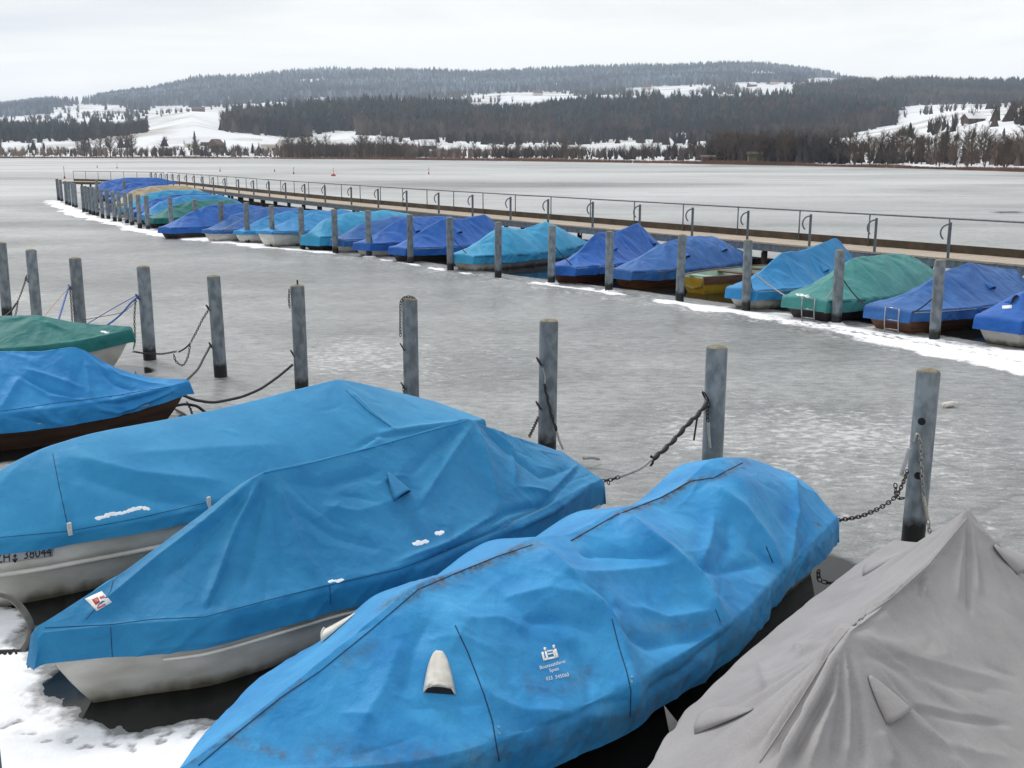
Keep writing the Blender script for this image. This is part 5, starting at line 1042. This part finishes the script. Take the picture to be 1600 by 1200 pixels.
vent(bv5, zg_((950,735))[0], zg_((1030,943))[0], zg_((1118,880))[0], b5, M['cover_grey'], .06, .7); vent(bv5, zg_((1472,190))[0], zg_((1570,315))[0], zg_((1640,270))[0], b5, M['cover_grey'], .07, .7)
for (s_, n_, z_) in ((1.62, -.36, .0), (4.1, -.36, .0)):
    h = bv5.ray_cast(Vector(w3(S5, s_, n_, 3.0)), Vector((0, 0, -1))); a = np.array(h[0]); na = np.array(h[1]) * (1 if h[1].z > 0 else -1)
    l = np.array(bv5.ray_cast(Vector(w3(S5, s_ - .12, n_ - .26, 3.0)), Vector((0, 0, -1)))[0]); r_ = np.array(bv5.ray_cast(Vector(w3(S5, s_ + .14, n_ - .26, 3.0)), Vector((0, 0, -1)))[0])
    vent(bv5, None, None, None, b5, M['cover_grey'], .06, .7, pts3=(a, l, r_, na))
seam(bv5, zg_((1360,82),(1200,275),(1050,408),(870,538)), c5, M['cover_grey'], .006, 'ridge_seam'); seam(bv5, zg_((870,540),(800,625),(640,880),(490,1110)), c5, M['cover_grey'], .004, 'ridge_seam')
# small folded corner standing up at its edge
a = w3(S5, 1.78, -.90, .42); MB().add([a + np.array([0, 0, -.08]), a + np.array([.10, .02, -.06]), a + np.array([.05, .10, -.05]), a + np.array([-.04, .03, .12])], [(0, 1, 3), (1, 2, 3), (2, 0, 3), (0, 2, 1)]).build('corner_tip', M['cover_grey'], c5)
# ------------------------------------------------------------------ boats between the post row and the jetty
def far_spec(px, ang, Ln, hm, ridge, near_half=.35, hoop=.15, zg=.5, skirt=.25, sag=1.2, far_half=.35):
    zg = zg - .05
    B = at(px[0], px[1], zg - .05)
    half = [(0, near_half), (Ln * .12, near_half * .5 + hm * .5), (Ln * .4, hm), (Ln * .65, hm * .97), (Ln * .88, hm * .5 + far_half * .5), (Ln, far_half)]
    rd = [(0, zg + .06)] + [(f * Ln, z) for f, z in ridge] + [(Ln, zg + .12)]
    return spec(B, ang, Ln, half, [(0, zg + .03), (Ln * .5, zg - .02), (Ln, zg + .04)], rd, hoop=hoop, sag=sag + max(0, .2 - hoop) * 1.3, skirt=skirt)
def far_boat(sp, label, cm, hm, seed, peaks=True, group=None, vents=(), inset=.03, drop=0):
    ns, nv, nk = (170, 42, 10) if sp.B[1] < 34 else (90, 24, 6)
    pk = [(s_, 0, .026, .8, 7) for s_, z in sp.ridge[1:-1]] if peaks else ()
    r_, cv, hu, bv = boat(sp, label, cm, hm, seed, ns, nv, nk, group=group, pleat=.016, fine=.006, peaks=pk, skirtfold=.02, creases=45 if sp.B[1] < 34 else 25, hull=hull_mesh(sp, ns=20, rake=.35, inset=inset))
    if sp.B[1] < 48: rail_line(sp, .012, -.045, 1, .008).build('lashing_line', M['rubber' if seed % 2 else 'pale_rope'], r_, smooth=True)
    for (s_, n_) in vents:
        def dn(a, b_): h = bv.ray_cast(Vector(w3(sp, a, b_, 3.0)), Vector((0, 0, -1))); return np.array(h[0]), np.array(h[1]) * (1 if h[1].z > 0 else -1)
        a, na = dn(s_, n_); l, _ = dn(s_ - .13, n_ + .2); q, _ = dn(s_ + .13, n_ + .2); vent(bv, None, None, None, r_, cm, .09, .7, pts3=(a, l, q, na))
    return r_, cv, hu, bv
def ladder(sp, parent, m_):
    mb = MB(); z0, z1_ = .0, .52
    for q in (-.15, .15): mb.tube([w3(sp, -.08, q + .15, z0), w3(sp, -.12, q + .15, .3), w3(sp, -.11, q + .15, z1_)], .013, 6)
    mb.tube([w3(sp, -.11, .0, z1_), w3(sp, -.11, .30, z1_)], .013, 6)
    for z in (.1, .28): mb.tube([w3(sp, -.10, .0, z), w3(sp, -.10, .30, z)], .012, 6)
    mb.build('boarding_ladder', m_, parent, smooth=True)
FB = []
f1 = far_spec((1560, 503), 38, 5.3, .85, [(.16,.95),(.4,1.1),(.7,1.15)], .45, hoop=.45, zg=.55)
FB.append(far_boat(f1, 'royal blue covered boat with white sticker on its rounded bow and white hull', M['cover_royal'], M['white_hull'], 101, vents=[(.55, -.2), (.75, .32)]))
patch(FB[-1][3], [(1566,478),(1581,477),(1581,482),(1566,483)], FB[-1][1], M['white'], 'sticker', k_=4, off=.006)
f2 = far_spec((1388, 487), 39.5, 5.4, .88, [(.2,.80),(.36,1.08),(.56,1.20),(.8,1.0),(.96,.90)], .52, hoop=.1, zg=.52)
FB.append(far_boat(f2, 'faded blue covered boat with varnished wooden stern and boarding ladder', M['cover_dusty'], M['varnish'], 102, vents=[(3.0, .35)])); ladder(f2, FB[-1][0], M['chrome'])
f3 = far_spec((1258, 471), 42, 5.6, .92, [(.14,.78),(.32,1.22),(.55,1.22),(.72,1.18),(.86,.95)], .55, hoop=.4, zg=.52)
FB.append(far_boat(f3, 'sea green covered boat with boarding ladder at its stern', M['cover_seagreen'], M['dark_hull'], 103)); ladder(f3, FB[-1][0], M['chrome']); snow_bits(FB[-1][3], [(1244,460),(1262,462)], .05, 'line of snow on the stern edge of the sea green cover')
f4 = far_spec((1160, 456), 46, 5.5, .85, [(.16,.85),(.30,1.18),(.5,1.18),(.78,1.40),(.92,.9)], .42, hoop=.05, zg=.5)
FB.append(far_boat(f4, 'light blue covered boat with a high rear peak beside the sea green cover', M['cover_light'], M['white_hull'], 104, vents=[(2.9, .3)]))
f5 = far_spec((972, 426), 43, 5.4, .90, [(.12,.72),(.34,1.12),(.55,1.20),(.74,1.14),(.9,.8)], .38, hoop=.5, zg=.5)
FB.append(far_boat(f5, 'dark blue covered boat with rounded hoops and two vents on a wooden hull', M['cover_dusty'], M['varnish'], 105, vents=[(1.95, .42), (3.7, .36)]))
f6 = far_spec((880, 420), 57, 6.2, .92, [(.12,.75),(.30,1.26),(.5,1.22),(.72,1.40),(.92,.8)], .42, hoop=.03, zg=.5)
FB.append(far_boat(f6, 'royal blue covered boat with two sharp tent peaks and a dark red hull', M['cover_royal'], M['red_hull'], 106, vents=[(2.15, .25), (4.7, .25)]))
f7 = far_spec((722, 402), 50, 6.0, .95, [(.1,.72),(.30,1.22),(.48,1.08),(.68,1.28),(.88,.85)], .5, hoop=.55, zg=.5)
FB.append(far_boat(f7, 'light blue covered boat with rounded humps and a white hull next to the empty berth', M['cover_cyan'], M['white_hull'], 107))
f8 = far_spec((622, 390), 52, 6.0, .95, [(.15,.85),(.36,1.30),(.55,1.25),(.74,1.35),(.9,.8)], .4, hoop=.1, zg=.5)
FB.append(far_boat(f8, 'royal blue covered boat with a vent below its front peak and a dark hull', M['cover_royal'], M['dark_hull'], 108, vents=[(2.5, .3)]))
f9 = far_spec((566, 383), 54, 6.0, .92, [(.15,.8),(.34,1.22),(.6,1.2),(.8,1.15)], .4, hoop=.3, zg=.5)
FB.append(far_boat(f9, 'royal blue covered boat with a vent on its rounded front and a pale hull', M['cover_royal'], M['white_hull'], 109, vents=[(2.2, .4)]))
f10 = far_spec((528, 377), 54, 5.8, .85, [(.2,.95),(.5,1.15),(.8,1.05)], .35, hoop=.3, zg=.5)
FB.append(far_boat(f10, 'low royal blue covered boat squeezed between two taller covers', M['cover_dusty'], M['white_hull'], 110))
f11 = far_spec((486, 372), 54, 6.3, .95, [(.12,1.1),(.3,1.28),(.6,1.30),(.85,1.1)], .5, hoop=.6, zg=.55, skirt=.35)
FB.append(far_boat(f11, 'cyan covered boat with a rounded front hanging low', M['cover_cyan'], M['dark_hull'], 111))
f12 = far_spec((414, 364), 54, 6.3, .92, [(.2,.95),(.4,1.18),(.65,1.25),(.85,1.0)], .45, hoop=.2, zg=.62, skirt=.12)
FB.append(far_boat(f12, 'light blue covered boat showing a tall white hull', M['cover_light'], M['white_hull'], 112))
f13 = far_spec((374, 364), 55, 6.0, .85, [(.2,.9),(.45,1.15),(.75,1.1)], .3, hoop=.2, zg=.5, skirt=.15)
FB.append(far_boat(f13, 'blue covered boat with a cyan front and a pale hull', M['cover_light'], M['white_hull'], 113))
f13b = far_spec((400, 352), 55, 5.4, .8, [(.3,1.25),(.7,1.3)], .4, hoop=.25, zg=.6)
f14 = far_spec((326, 362), 55, 6.2, .92, [(.2,1.0),(.5,1.25),(.8,1.15)], .35, hoop=.25, zg=.5, skirt=.15)
FB.append(far_boat(f14, 'dusty blue covered boat with an open grey bow', M['cover_dusty'], M['white_hull'], 114))
f15 = far_spec((258, 358), 56, 6.4, .98, [(.14,.85),(.35,1.28),(.6,1.3),(.85,1.1)], .4, hoop=.25, zg=.5)
FB.append(far_boat(f15, 'broad royal blue covered boat with a dark hull beside the teal one', M['cover_royal'], M['dark_hull'], 115))
for i, (px_, cm, hm, lb, zz) in enumerate([((234,343),'cover_green','dark_hull','dark green covered boat half hidden between blue ones',1.2), ((221,338),'cover_light','dark_hull','light blue covered boat beyond the dark green one',1.35), ((206,333),'cover_royal','white_hull','deep blue covered boat beyond the light blue one',1.3),
        ((192,326),'cover_cyan','white_hull','cyan covered boat beside the beige one',1.35), ((180,319),'cover_beige','white_hull','boat under a beige cover',1.45), ((168,313),'cover_royal','white_hull','royal blue covered boat beyond the beige one',1.3), ((154,306),'cover_royal','dark_hull','blue covered boat in the last berth but one',1.3), ((136,300),'cover_royal','white_hull','big royal blue covered boat in the last berth by the cross arm',1.55)]):
    sp = far_spec(px_, 50 - i * 3, 6.2 if i < 7 else 7.5, .95 if i < 7 else 1.2, [(.18,zz-.25),(.38,zz),(.7,zz),(.88,zz-.3)], .4, hoop=.3, zg=.5 if i < 7 else .6)
    FB.append(far_boat(sp, lb, M[cm], M[hm], 120 + i))
# the open yellow rowing boat
yb = far_spec((1082, 438), 40, 4.4, .68, [(.5,.5)], .36, zg=.44); root = thing('rowing_boat', 'open yellow wooden rowing boat with brown top strake and pale green inside', 'boat', (*(yb.B + yb.d * 2.2), 0))
hu = hull_mesh(yb, rake=.25, inset=0, ns=24); 
hu.f = [f for f in hu.f if True]; hull_o = hu.build('hull', M['yellow'], root, smooth=True); hull_o.data.set_sharp_from_angle(angle=R(50))
s = np.linspace(0, yb.L, 24)
for sg in (-1, 1):
    hh = crv(yb.half, s); G = np.stack([w3(yb, s, sg * (hh + .008), np.full(24, .435)), w3(yb, s, sg * (hh + .012), np.full(24, .38)), w3(yb, s, sg * (hh * .975 + .012), np.full(24, .26))], 1); gridmesh('top_strake', G, M['varnish'], root)
    MB().tube(w3(yb, s, sg * (hh - .01), np.full(24, .445)), .025, 6).build('gunwale', M['varnish'], root, smooth=True)
G = np.stack([w3(yb, s, crv(yb.half, s) * q * .93, np.full(24, z)) for q, z in ((-1,.436),(-.85,.2),(0,.13),(.85,.2),(1,.436))], 1)
gridmesh('inner_lining', G, M['pale_green'], root)
for f in (.12, .42, .68): MB().box(w3(yb, yb.L * f, 0, .40), (.24, 2 * float(crv(yb.half, yb.L * f)) * .93, .035), [(*yb.d, 0), (*yb.n, 0), up]).build('thwart', M['pale_green'] if f < .2 else M['varnish'], root)
# snow on the deck-lit bits
# ------------------------------------------------------------------ mooring lines
def cat(a, b_, sag, n=24):
    a = np.array(a, float); b_ = np.array(b_, float); f = np.linspace(0, 1, n)[:, None]; p = a + (b_ - a) * f; p[:, 2] -= sag * 4 * (f * (1 - f))[:, 0]; return p
def even(P, step):
    P = np.array(P, float); seg = np.linalg.norm(np.diff(P, axis=0), axis=1); s_ = np.r_[0, np.cumsum(seg)]; q = np.arange(0, s_[-1], step); return np.c_[[np.interp(q, s_, P[:, i]) for i in range(3)]].T
def chain(P, m_, label, ln=.052, r=.0055, cat_='chain', group=None):
    P = even(P, ln * .74); mb = MB(); k_ = 10
    for i in range(len(P) - 1):
        t_ = P[i + 1] - P[i]; t_ /= np.linalg.norm(t_) + 1e-9; a = np.cross(t_, up if abs(t_[2]) < .95 else [1, 0, 0]); a /= np.linalg.norm(a); b_ = np.cross(t_, a); u = (a + b_) if i % 2 else (a - b_); u /= 1.414
        c = (P[i] + P[i + 1]) / 2; L_ = []
        for q in range(k_ + 1): an = 2 * math.pi * q / k_; L_.append(c + t_ * ln * .5 * math.copysign(abs(math.cos(an)) ** .7, math.cos(an)) + u * ln * .3 * math.sin(an))
        mb.tube(L_, r, 4, caps=False)
    return tag(mb.build('chain', m_, None, smooth=True), label, cat_, group)
def rope(P, r, m_, label, name='mooring_rope', n=7, group=None, cat_='rope'):
    return tag(MB().tube(P, r, n).build(name, m_, None, smooth=True), label, cat_, group)
def px_on(x, y, p_, dy=0.0):
    """point seen at pixel x,y at the depth of the post p_"""
    r = ray(x, y); return O3 + r * ((p_[1] + dy) / r[1])
def pxpath(pts, p0, p1):
    """pixel path whose depth runs from p0 to p1"""
    out_ = []
    for i, (x, y) in enumerate(pts): f = i / (len(pts) - 1); r = ray(x, y); d = p0[1] * (1 - f) + p1[1] * f; out_.append(O3 + r * (d / r[1]))
    P = np.array(out_); q = np.linspace(0, len(P) - 1, 40); return np.c_[[crv(np.c_[np.arange(len(P)), P[:, k_]], q) for k_ in range(3)]].T
p = NPOST; q1 = p[0] - np.array([.02, .13, 0])
e4 = w3(S4, S4.L - .02, .30, .48)
chain(pxpath([(1418,735),(1412,752),(1400,775),(1372,795),(1340,808),(1302,814)], q1, e4), M['rust'], 'rusty chain from the holed post to the stained blue boat')
rope(pxpath([(1421,700),(1414,722),(1408,742)], q1, q1), .02, M['plate'], 'grey hose sleeve around the rusty chain at the holed post', 'hose_sleeve', cat_='hose')
chain(pxpath([(1399,756),(1400,772),(1408,780),(1416,776)], q1, q1), M['rust'], 'short loop of rusty chain hanging by the holed post')
chain(pxpath([(1433,678),(1438,690),(1440,730),(1443,775)], q1, q1), M['zinc_chain'], 'bright chain hanging down the holed post')
rope(pxpath([(1443,776),(1447,795),(1450,812)], q1, q1), .016, M['pale_rope'], 'pale hose sleeve on the bright hanging chain', 'hose_sleeve', cat_='hose')
chain(pxpath([(1450,813),(1452,825),(1454,838)], q1, q1), M['zinc_chain'], 'last links of the bright chain above the grey cover')
MB_ = MB(); MB_.tube(pxpath([(1428,690),(1433,678),(1438,688)], q1, q1), .011, 6); tag(MB_.build('shackle', M['zinc_chain'], None, smooth=True), 'shackle in the upper hole of the holed post', 'shackle')
chain(pxpath([(1308,912),(1296,911),(1282,908)], at(1308,912,.15), at(1282,908,.15)), M['rust'], 'rusty chain end lying on the ice by the stained boat'); chain(pxpath([(1282,908),(1278,900),(1280,893),(1276,890)], at(1282,908,.15), at(1280,905,.12)), M['rust'], 'twisted rusty chain stub standing on the ice')
q2 = p[1] - np.array([.03, .12, 0]); e3 = w3(S3, S3.L + .05, .25, .5)
def twisted(P, r, m_, label):
    P = even(P, .018); i = np.arange(len(P)); return rope(P + np.c_[np.sin(i * .9), np.cos(i * .9), np.sin(i * .9 + 1)] * r * .32, r * (1 + .22 * np.sin(i * .9)), m_, label, 'snubber', 8)
twisted(pxpath([(1104,630),(1090,648),(1075,662),(1055,685),(1038,702),(1020,717)], q2, e3 * .5 + q2 * .5), .022, M['rubber'], 'black twisted rubber snubber between post and tagged boat')
rope(pxpath([(1019,717),(1000,732),(968,745)], e3 * .5 + q2 * .5, e3 * .9 + q2 * .1), .016, M['hose'], 'pale hose between snubber and tagged boat', 'hose_sleeve', cat_='hose')
chain(pxpath([(968,745),(952,750),(938,752)], e3 * .9 + q2 * .1, e3), M['rust'], 'short chain at the stern of the tagged boat'); chain(pxpath([(950,750),(951,756),(950,762)], e3, e3), M['rust'], 'single chain end dangling by the tagged boat')
rope(pxpath([(1020,716),(1017,712),(1020,722),(1016,728)], e3 * .5 + q2 * .5, e3 * .5 + q2 * .5), .012, M['rubber'], 'knot at the lower end of the black snubber', 'knot'); rope(pxpath([(1090,648),(1087,668),(1084,688)], q2, q2), .010, M['rubber'], 'loose tail of the black snubber', 'rope_tail')
chain(pxpath([(1108,630),(1105,645),(1106,660)], q2, q2), M['rust'], 'chain hanging from the ring of the snubber post'); rope(pxpath([(1107,660),(1108,680),(1110,700)], q2, q2), .014, M['hose'], 'pale sleeve on the chain of the snubber post', 'hose_sleeve', cat_='hose')
q3 = p[2] - np.array([.03, .12, 0])
rope(pxpath([(848,575),(852,592),(850,605)], q3, q3), .008, M['zinc_chain'], 'thin cable loop on the post between two blue covers', 'cable'); twisted(pxpath([(850,600),(856,625),(864,655),(870,675)], q3, q3), .015, M['rubber'], 'thin black snubber hanging on the post between two covers'); rope(pxpath([(870,675),(874,688),(880,702)], q3, q3), .014, M['hose'], 'white hose end below the thin black snubber', 'hose_sleeve', cat_='hose')
chain(pxpath([(841,652),(834,668),(826,684)], q3, w3(S2, 5.8, .4, .7)), M['rust'], 'rusty chain from the lower ring to the long blue boat')
rope(pxpath([(912,716),(924,715),(936,717)], at(912,716,.1), at(936,717,.05)), .02, M['hose'], 'grey hose frozen into the ice behind the tagged boat', 'hose', cat_='hose')
q4 = p[3] - np.array([.05, .12, 0])
c_ = np.array([p[3][0], p[3][1], 1.62]); chain(np.array([c_ + np.array([.07, -.02, 0]), c_ + np.array([.0, -.06, .03]), c_ + np.array([-.075, -.07, .015]), c_ + np.array([-.115, -.06, -.05]), c_ + np.array([-.125, -.05, -.35]), c_ + np.array([-.125, -.05, -.52])]), M['rust'], 'rusty chain draped over the top of a post')
chain(pxpath([(630,602),(631,612),(632,622)], q4, q4), M['rust'], 'chain end on the lower ring of the chained post')
q5 = p[4] - np.array([.05, .12, 0]); e1 = w3(S1, .0, .0, .5)
rope(pxpath([(457,570),(430,592),(400,611),(370,622),(340,628),(310,626),(284,617)], q5, e1), .020, M['rubber'], 'long black hose sagging between a post and the brown hulled boat', 'mooring_hose', cat_='hose')
MB_ = MB().tube([(*p[4][:2], 1.6), (*p[4][:2], 1.69)], .013, 6); tag(MB_.build('steel_pin', M['rust'], None), 'steel pin on the top of a post', 'pin')
chain(np.array([p[4] + np.array([-.11, -.06, -.04]), p[4] + np.array([-.12, -.07, -.2]), p[4] + np.array([-.115, -.06, -.32])]), M['rust'], 'short rusty chain on the side of the pinned post')
q6 = p[5] - np.array([.08, .1, 0])
chain(pxpath([(326,484),(316,500),(306,520),(297,537)], q6, q6), M['rust'], 'rusty chain slanting down from a post ring'); rope(pxpath([(297,537),(288,545),(279,550)], q6, q6), .013, M['rubber'], 'short black sleeve joining two chains', 'hose_sleeve', cat_='hose'); chain(pxpath([(276,549),(250,553),(225,552),(207,549)], q6, w3(S0, .0, .0, .5)), M['rust'], 'rusty chain running to the green covered boat')
chain(pxpath([(297,538),(294,556),(285,571),(274,563),(271,551)], q6, q6), M['rust'], 'slack bight of chain hanging above the ice')
rope(pxpath([(328,541),(320,556),(308,578),(294,592),(280,601)], q6, e1), .018, M['rubber'], 'black hose from a post to the bow of the brown hulled boat', 'mooring_hose', cat_='hose')
rope(pxpath([(252,647),(265,637),(285,632),(305,634),(322,645)], at(252,647,.12), at(322,645,.04)), .020, M['rubber'], 'black hose arched over the ice below the brown bow', 'mooring_hose', cat_='hose'); rope(pxpath([(275,640),(288,647),(298,654)], at(275,640,.03), at(298,654,.03)), .018, M['rubber'], 'short black hose lying on the ice below the brown bow', 'mooring_hose', cat_='hose')
chain(pxpath([(292,628),(298,640),(302,652)], at(292,640,.06), at(302,652,.04)), M['rust'], 'thin chain lying on the ice below the brown bow')
q7 = p[6] - np.array([.08, .1, 0]); e0_ = w3(S0, .35, 0, .85)
rope(pxpath([(216,463),(204,474),(190,490),(172,505),(153,517)], q7, e0_), .016, M['blue_rope'], 'thick blue rope from a post to the green covered boat'); rope(pxpath([(215,461),(180,480),(133,508)], q7, w3(S0, .8, 0, .9)), .007, M['blue_rope'], 'thin blue line beside the thick blue rope'); chain(pxpath([(212,466),(210,500),(211,530),(208,548)], q7, q7), M['rust'], 'rusty chain hanging between blue rope and post'); rope(pxpath([(214,470),(196,486),(130,500)], q7, w3(S0, .8, 0, .9)), .005, M['rubber'], 'thin dark line beside the thick blue rope')
q8 = p[7] - np.array([.08, .1, 0])
rope(pxpath([(108,447),(102,465),(96,485),(90,505)], q8, w3(S0, 1.3, -.2, .98)), .016, M['blue_rope'], 'blue strap with knots behind the green cover'); chain(pxpath([(109,447),(111,470),(113,505)], q8, q8), M['rust'], 'dark chain hanging behind the green cover'); rope(pxpath([(105,452),(85,475),(65,500)], q8, w3(S0, 1.7, -.2, .98)), .005, M['orange_rope'], 'thin orange line behind the green cover')
q9 = p[8] - np.array([.08, .1, 0])
chain(pxpath([(42,430),(36,450),(27,472),(16,488)], q9, at(16,488,.3)), M['rust'], 'chain slanting from the post beside the snow patch'); rope(pxpath([(25,474),(16,487),(6,495),(-4,500)], q9, at(-4,500,.3)), .015, M['rubber'], 'black hose at the end of the slanting chain', 'mooring_hose', cat_='hose'); chain(pxpath([(28,470),(24,492),(14,502)], q9, q9), M['rust'], 'slack chain end above the ice near the snow patch')
# bow line of the tagged boat: bent hose, ties, padlock
bw = w3(S3, .02, 0, .45)
rope(pxpath([(-70,925),(-30,925),(8,930),(32,948),(48,978),(46,1000),(36,1016)], bw + np.array([-.3, .1, 0]), bw), .022, M['dark_hose'], 'bent grey hose arching up before the tagged boat', 'mooring_hose', cat_='hose')
rope(pxpath([(-20,1018),(10,1017),(36,1016),(62,1012)], bw, bw), .010, M['rubber'], 'dark mooring line tied to the pointed end of the tagged boat'); rope(pxpath([(-16,1030),(4,1020),(8,1022),(12,1016),(16,1022),(22,1015),(26,1022)], bw, bw), .007, M['rubber'], 'frayed ties on the dark mooring line', 'rope_tie')
mb = MB().box(px_on(66, 1024, bw), (.03, .02, .045)); pp = px_on(66, 1018, bw); mb.tube([pp + np.array([-.011, 0, -.005]), pp + np.array([-.010, 0, .018]), pp + np.array([.010, 0, .018]), pp + np.array([.011, 0, -.005])], .004, 6); tag(mb.build('padlock', M['rubber'], None), 'small dark padlock at the pointed end of the tagged boat', 'padlock')
qp = at(-6, 1200, .5); tag(MB().tube([(qp[0] - .02, qp[1], -.3), (qp[0] - .02, qp[1], .66)], .045, 14).build('bollard', M['post'], None, smooth=True), 'thin grey post at the edge of the quay snow', 'post')
# lines from the jetty row posts to their boats
def ln2(i, fb, s_, n_, z, m_, r, zt, sag, lb): sp_o = fb; a = FPOST[i] * np.array([1, 1, 0]) + np.array([.06, .08, zt]); rope(cat(a, w3(sp_o, s_, n_, z), sag), r, m_, lb, n=5)
ln2(0, f2, 0, .45, .42, M['rubber'], .014, .95, .06, 'dark line from a jetty row post to the faded blue boat'); ln2(1, f2, .05, -.4, .42, M['rubber'], .014, 1.0, .08, 'dark line from a jetty row post to the varnished stern'); ln2(1, f3, .02, .45, .45, M['pale_rope'], .014, 1.0, .02, 'pale line from a jetty row post to the sea green boat')
ln2(2, f3, .02, -.4, .45, M['pale_rope'], .014, .95, .04, 'pale line from the next post to the sea green stern'); ln2(2, f4, .02, .3, .40, M['rubber'], .014, .9, .12, 'dark line from a jetty row post to the light blue boat'); ln2(3, f5, .6, .7, .45, M['rubber'], .013, .9, .10, 'dark line from a jetty row post to the hooped dark blue boat')
ln2(4, f5, .05, -.3, .45, M['pale_rope'], .012, .95, .06, 'pale line on the bow of the hooped dark blue boat'); ln2(5, f6, .2, .3, .40, M['rubber'], .014, 1.05, .04, 'dark line from a jetty row post to the two peaked boat'); ln2(7, f7, .1, .3, .4, M['rubber'], .013, 1.0, .05, 'dark line from a jetty row post to the humped cyan boat')
ln2(8, f8, .1, .4, .42, M['rubber'], .013, 1.0, .05, 'dark line from a jetty row post to the royal blue boat with the dark hull'); ln2(9, f9, .1, .4, .4, M['rubber'], .013, 1.0, .06, 'dark line from a jetty row post to the rounded royal blue boat'); ln2(10, f10, .1, .3, .4, M['pale_rope'], .013, 1.0, .06, 'pale line from a jetty row post to the low royal blue boat')
ln2(12, f12, .1, .4, .5, M['rubber'], .013, 1.0, .05, 'dark line from a jetty row post to the tall white hull'); ln2(13, f14, .2, .4, .45, M['pale_rope'], .014, 1.1, .05, 'pale line from a jetty row post to the dusty blue boat')
# ------------------------------------------------------------------ small things out on the ice
c = at(1483, 636, .0); bt = thing('bottle', 'pale plastic bottle lying on the open ice', 'bottle', (c[0], c[1], .04)); bt.rotation_euler = (0, math.pi / 2 - .05, .45)
MB().lathe([(.036, -.11), (.04, -.10), (.04, .05), (.03, .09), (.015, .12)], n=14).build('body', M['leather'], bt, smooth=True, local=True); MB().lathe([(.017, .12), (.017, .145)], n=12).build('cap', M['white'], bt, local=True)
def buoy(x, y, hh, label='small red spar buoy frozen into the far ice', big=False):
    c = at(x, y); t_ = thing('buoy', label, 'buoy', c, 0, 'red buoys frozen into the ice'); r = .12 if not big else .34
    MB().lathe([(r, -.1), (r * 1.05, .12), (r * .8, .28), (.04, .34)], n=12).build('float', M['red'], t_, True, True); MB().lathe([(.035, .3), (.035, hh), (.02, hh + .05)], n=8).build('spar', M['red'], t_, False, True)
for (x, y, hh) in [(183,263,1.0),(344,268,.7),(429,268,.5),(459,272,1.1),(670,272,1.0),(152,262,.6)]: buoy(x, y, hh)
buoy(521, 275, 1.2, 'larger red buoy with a tall red topmark on the ice', True); buoy(101, 279, 1.6, 'red topped buoy beside the cross arm of the jetty')
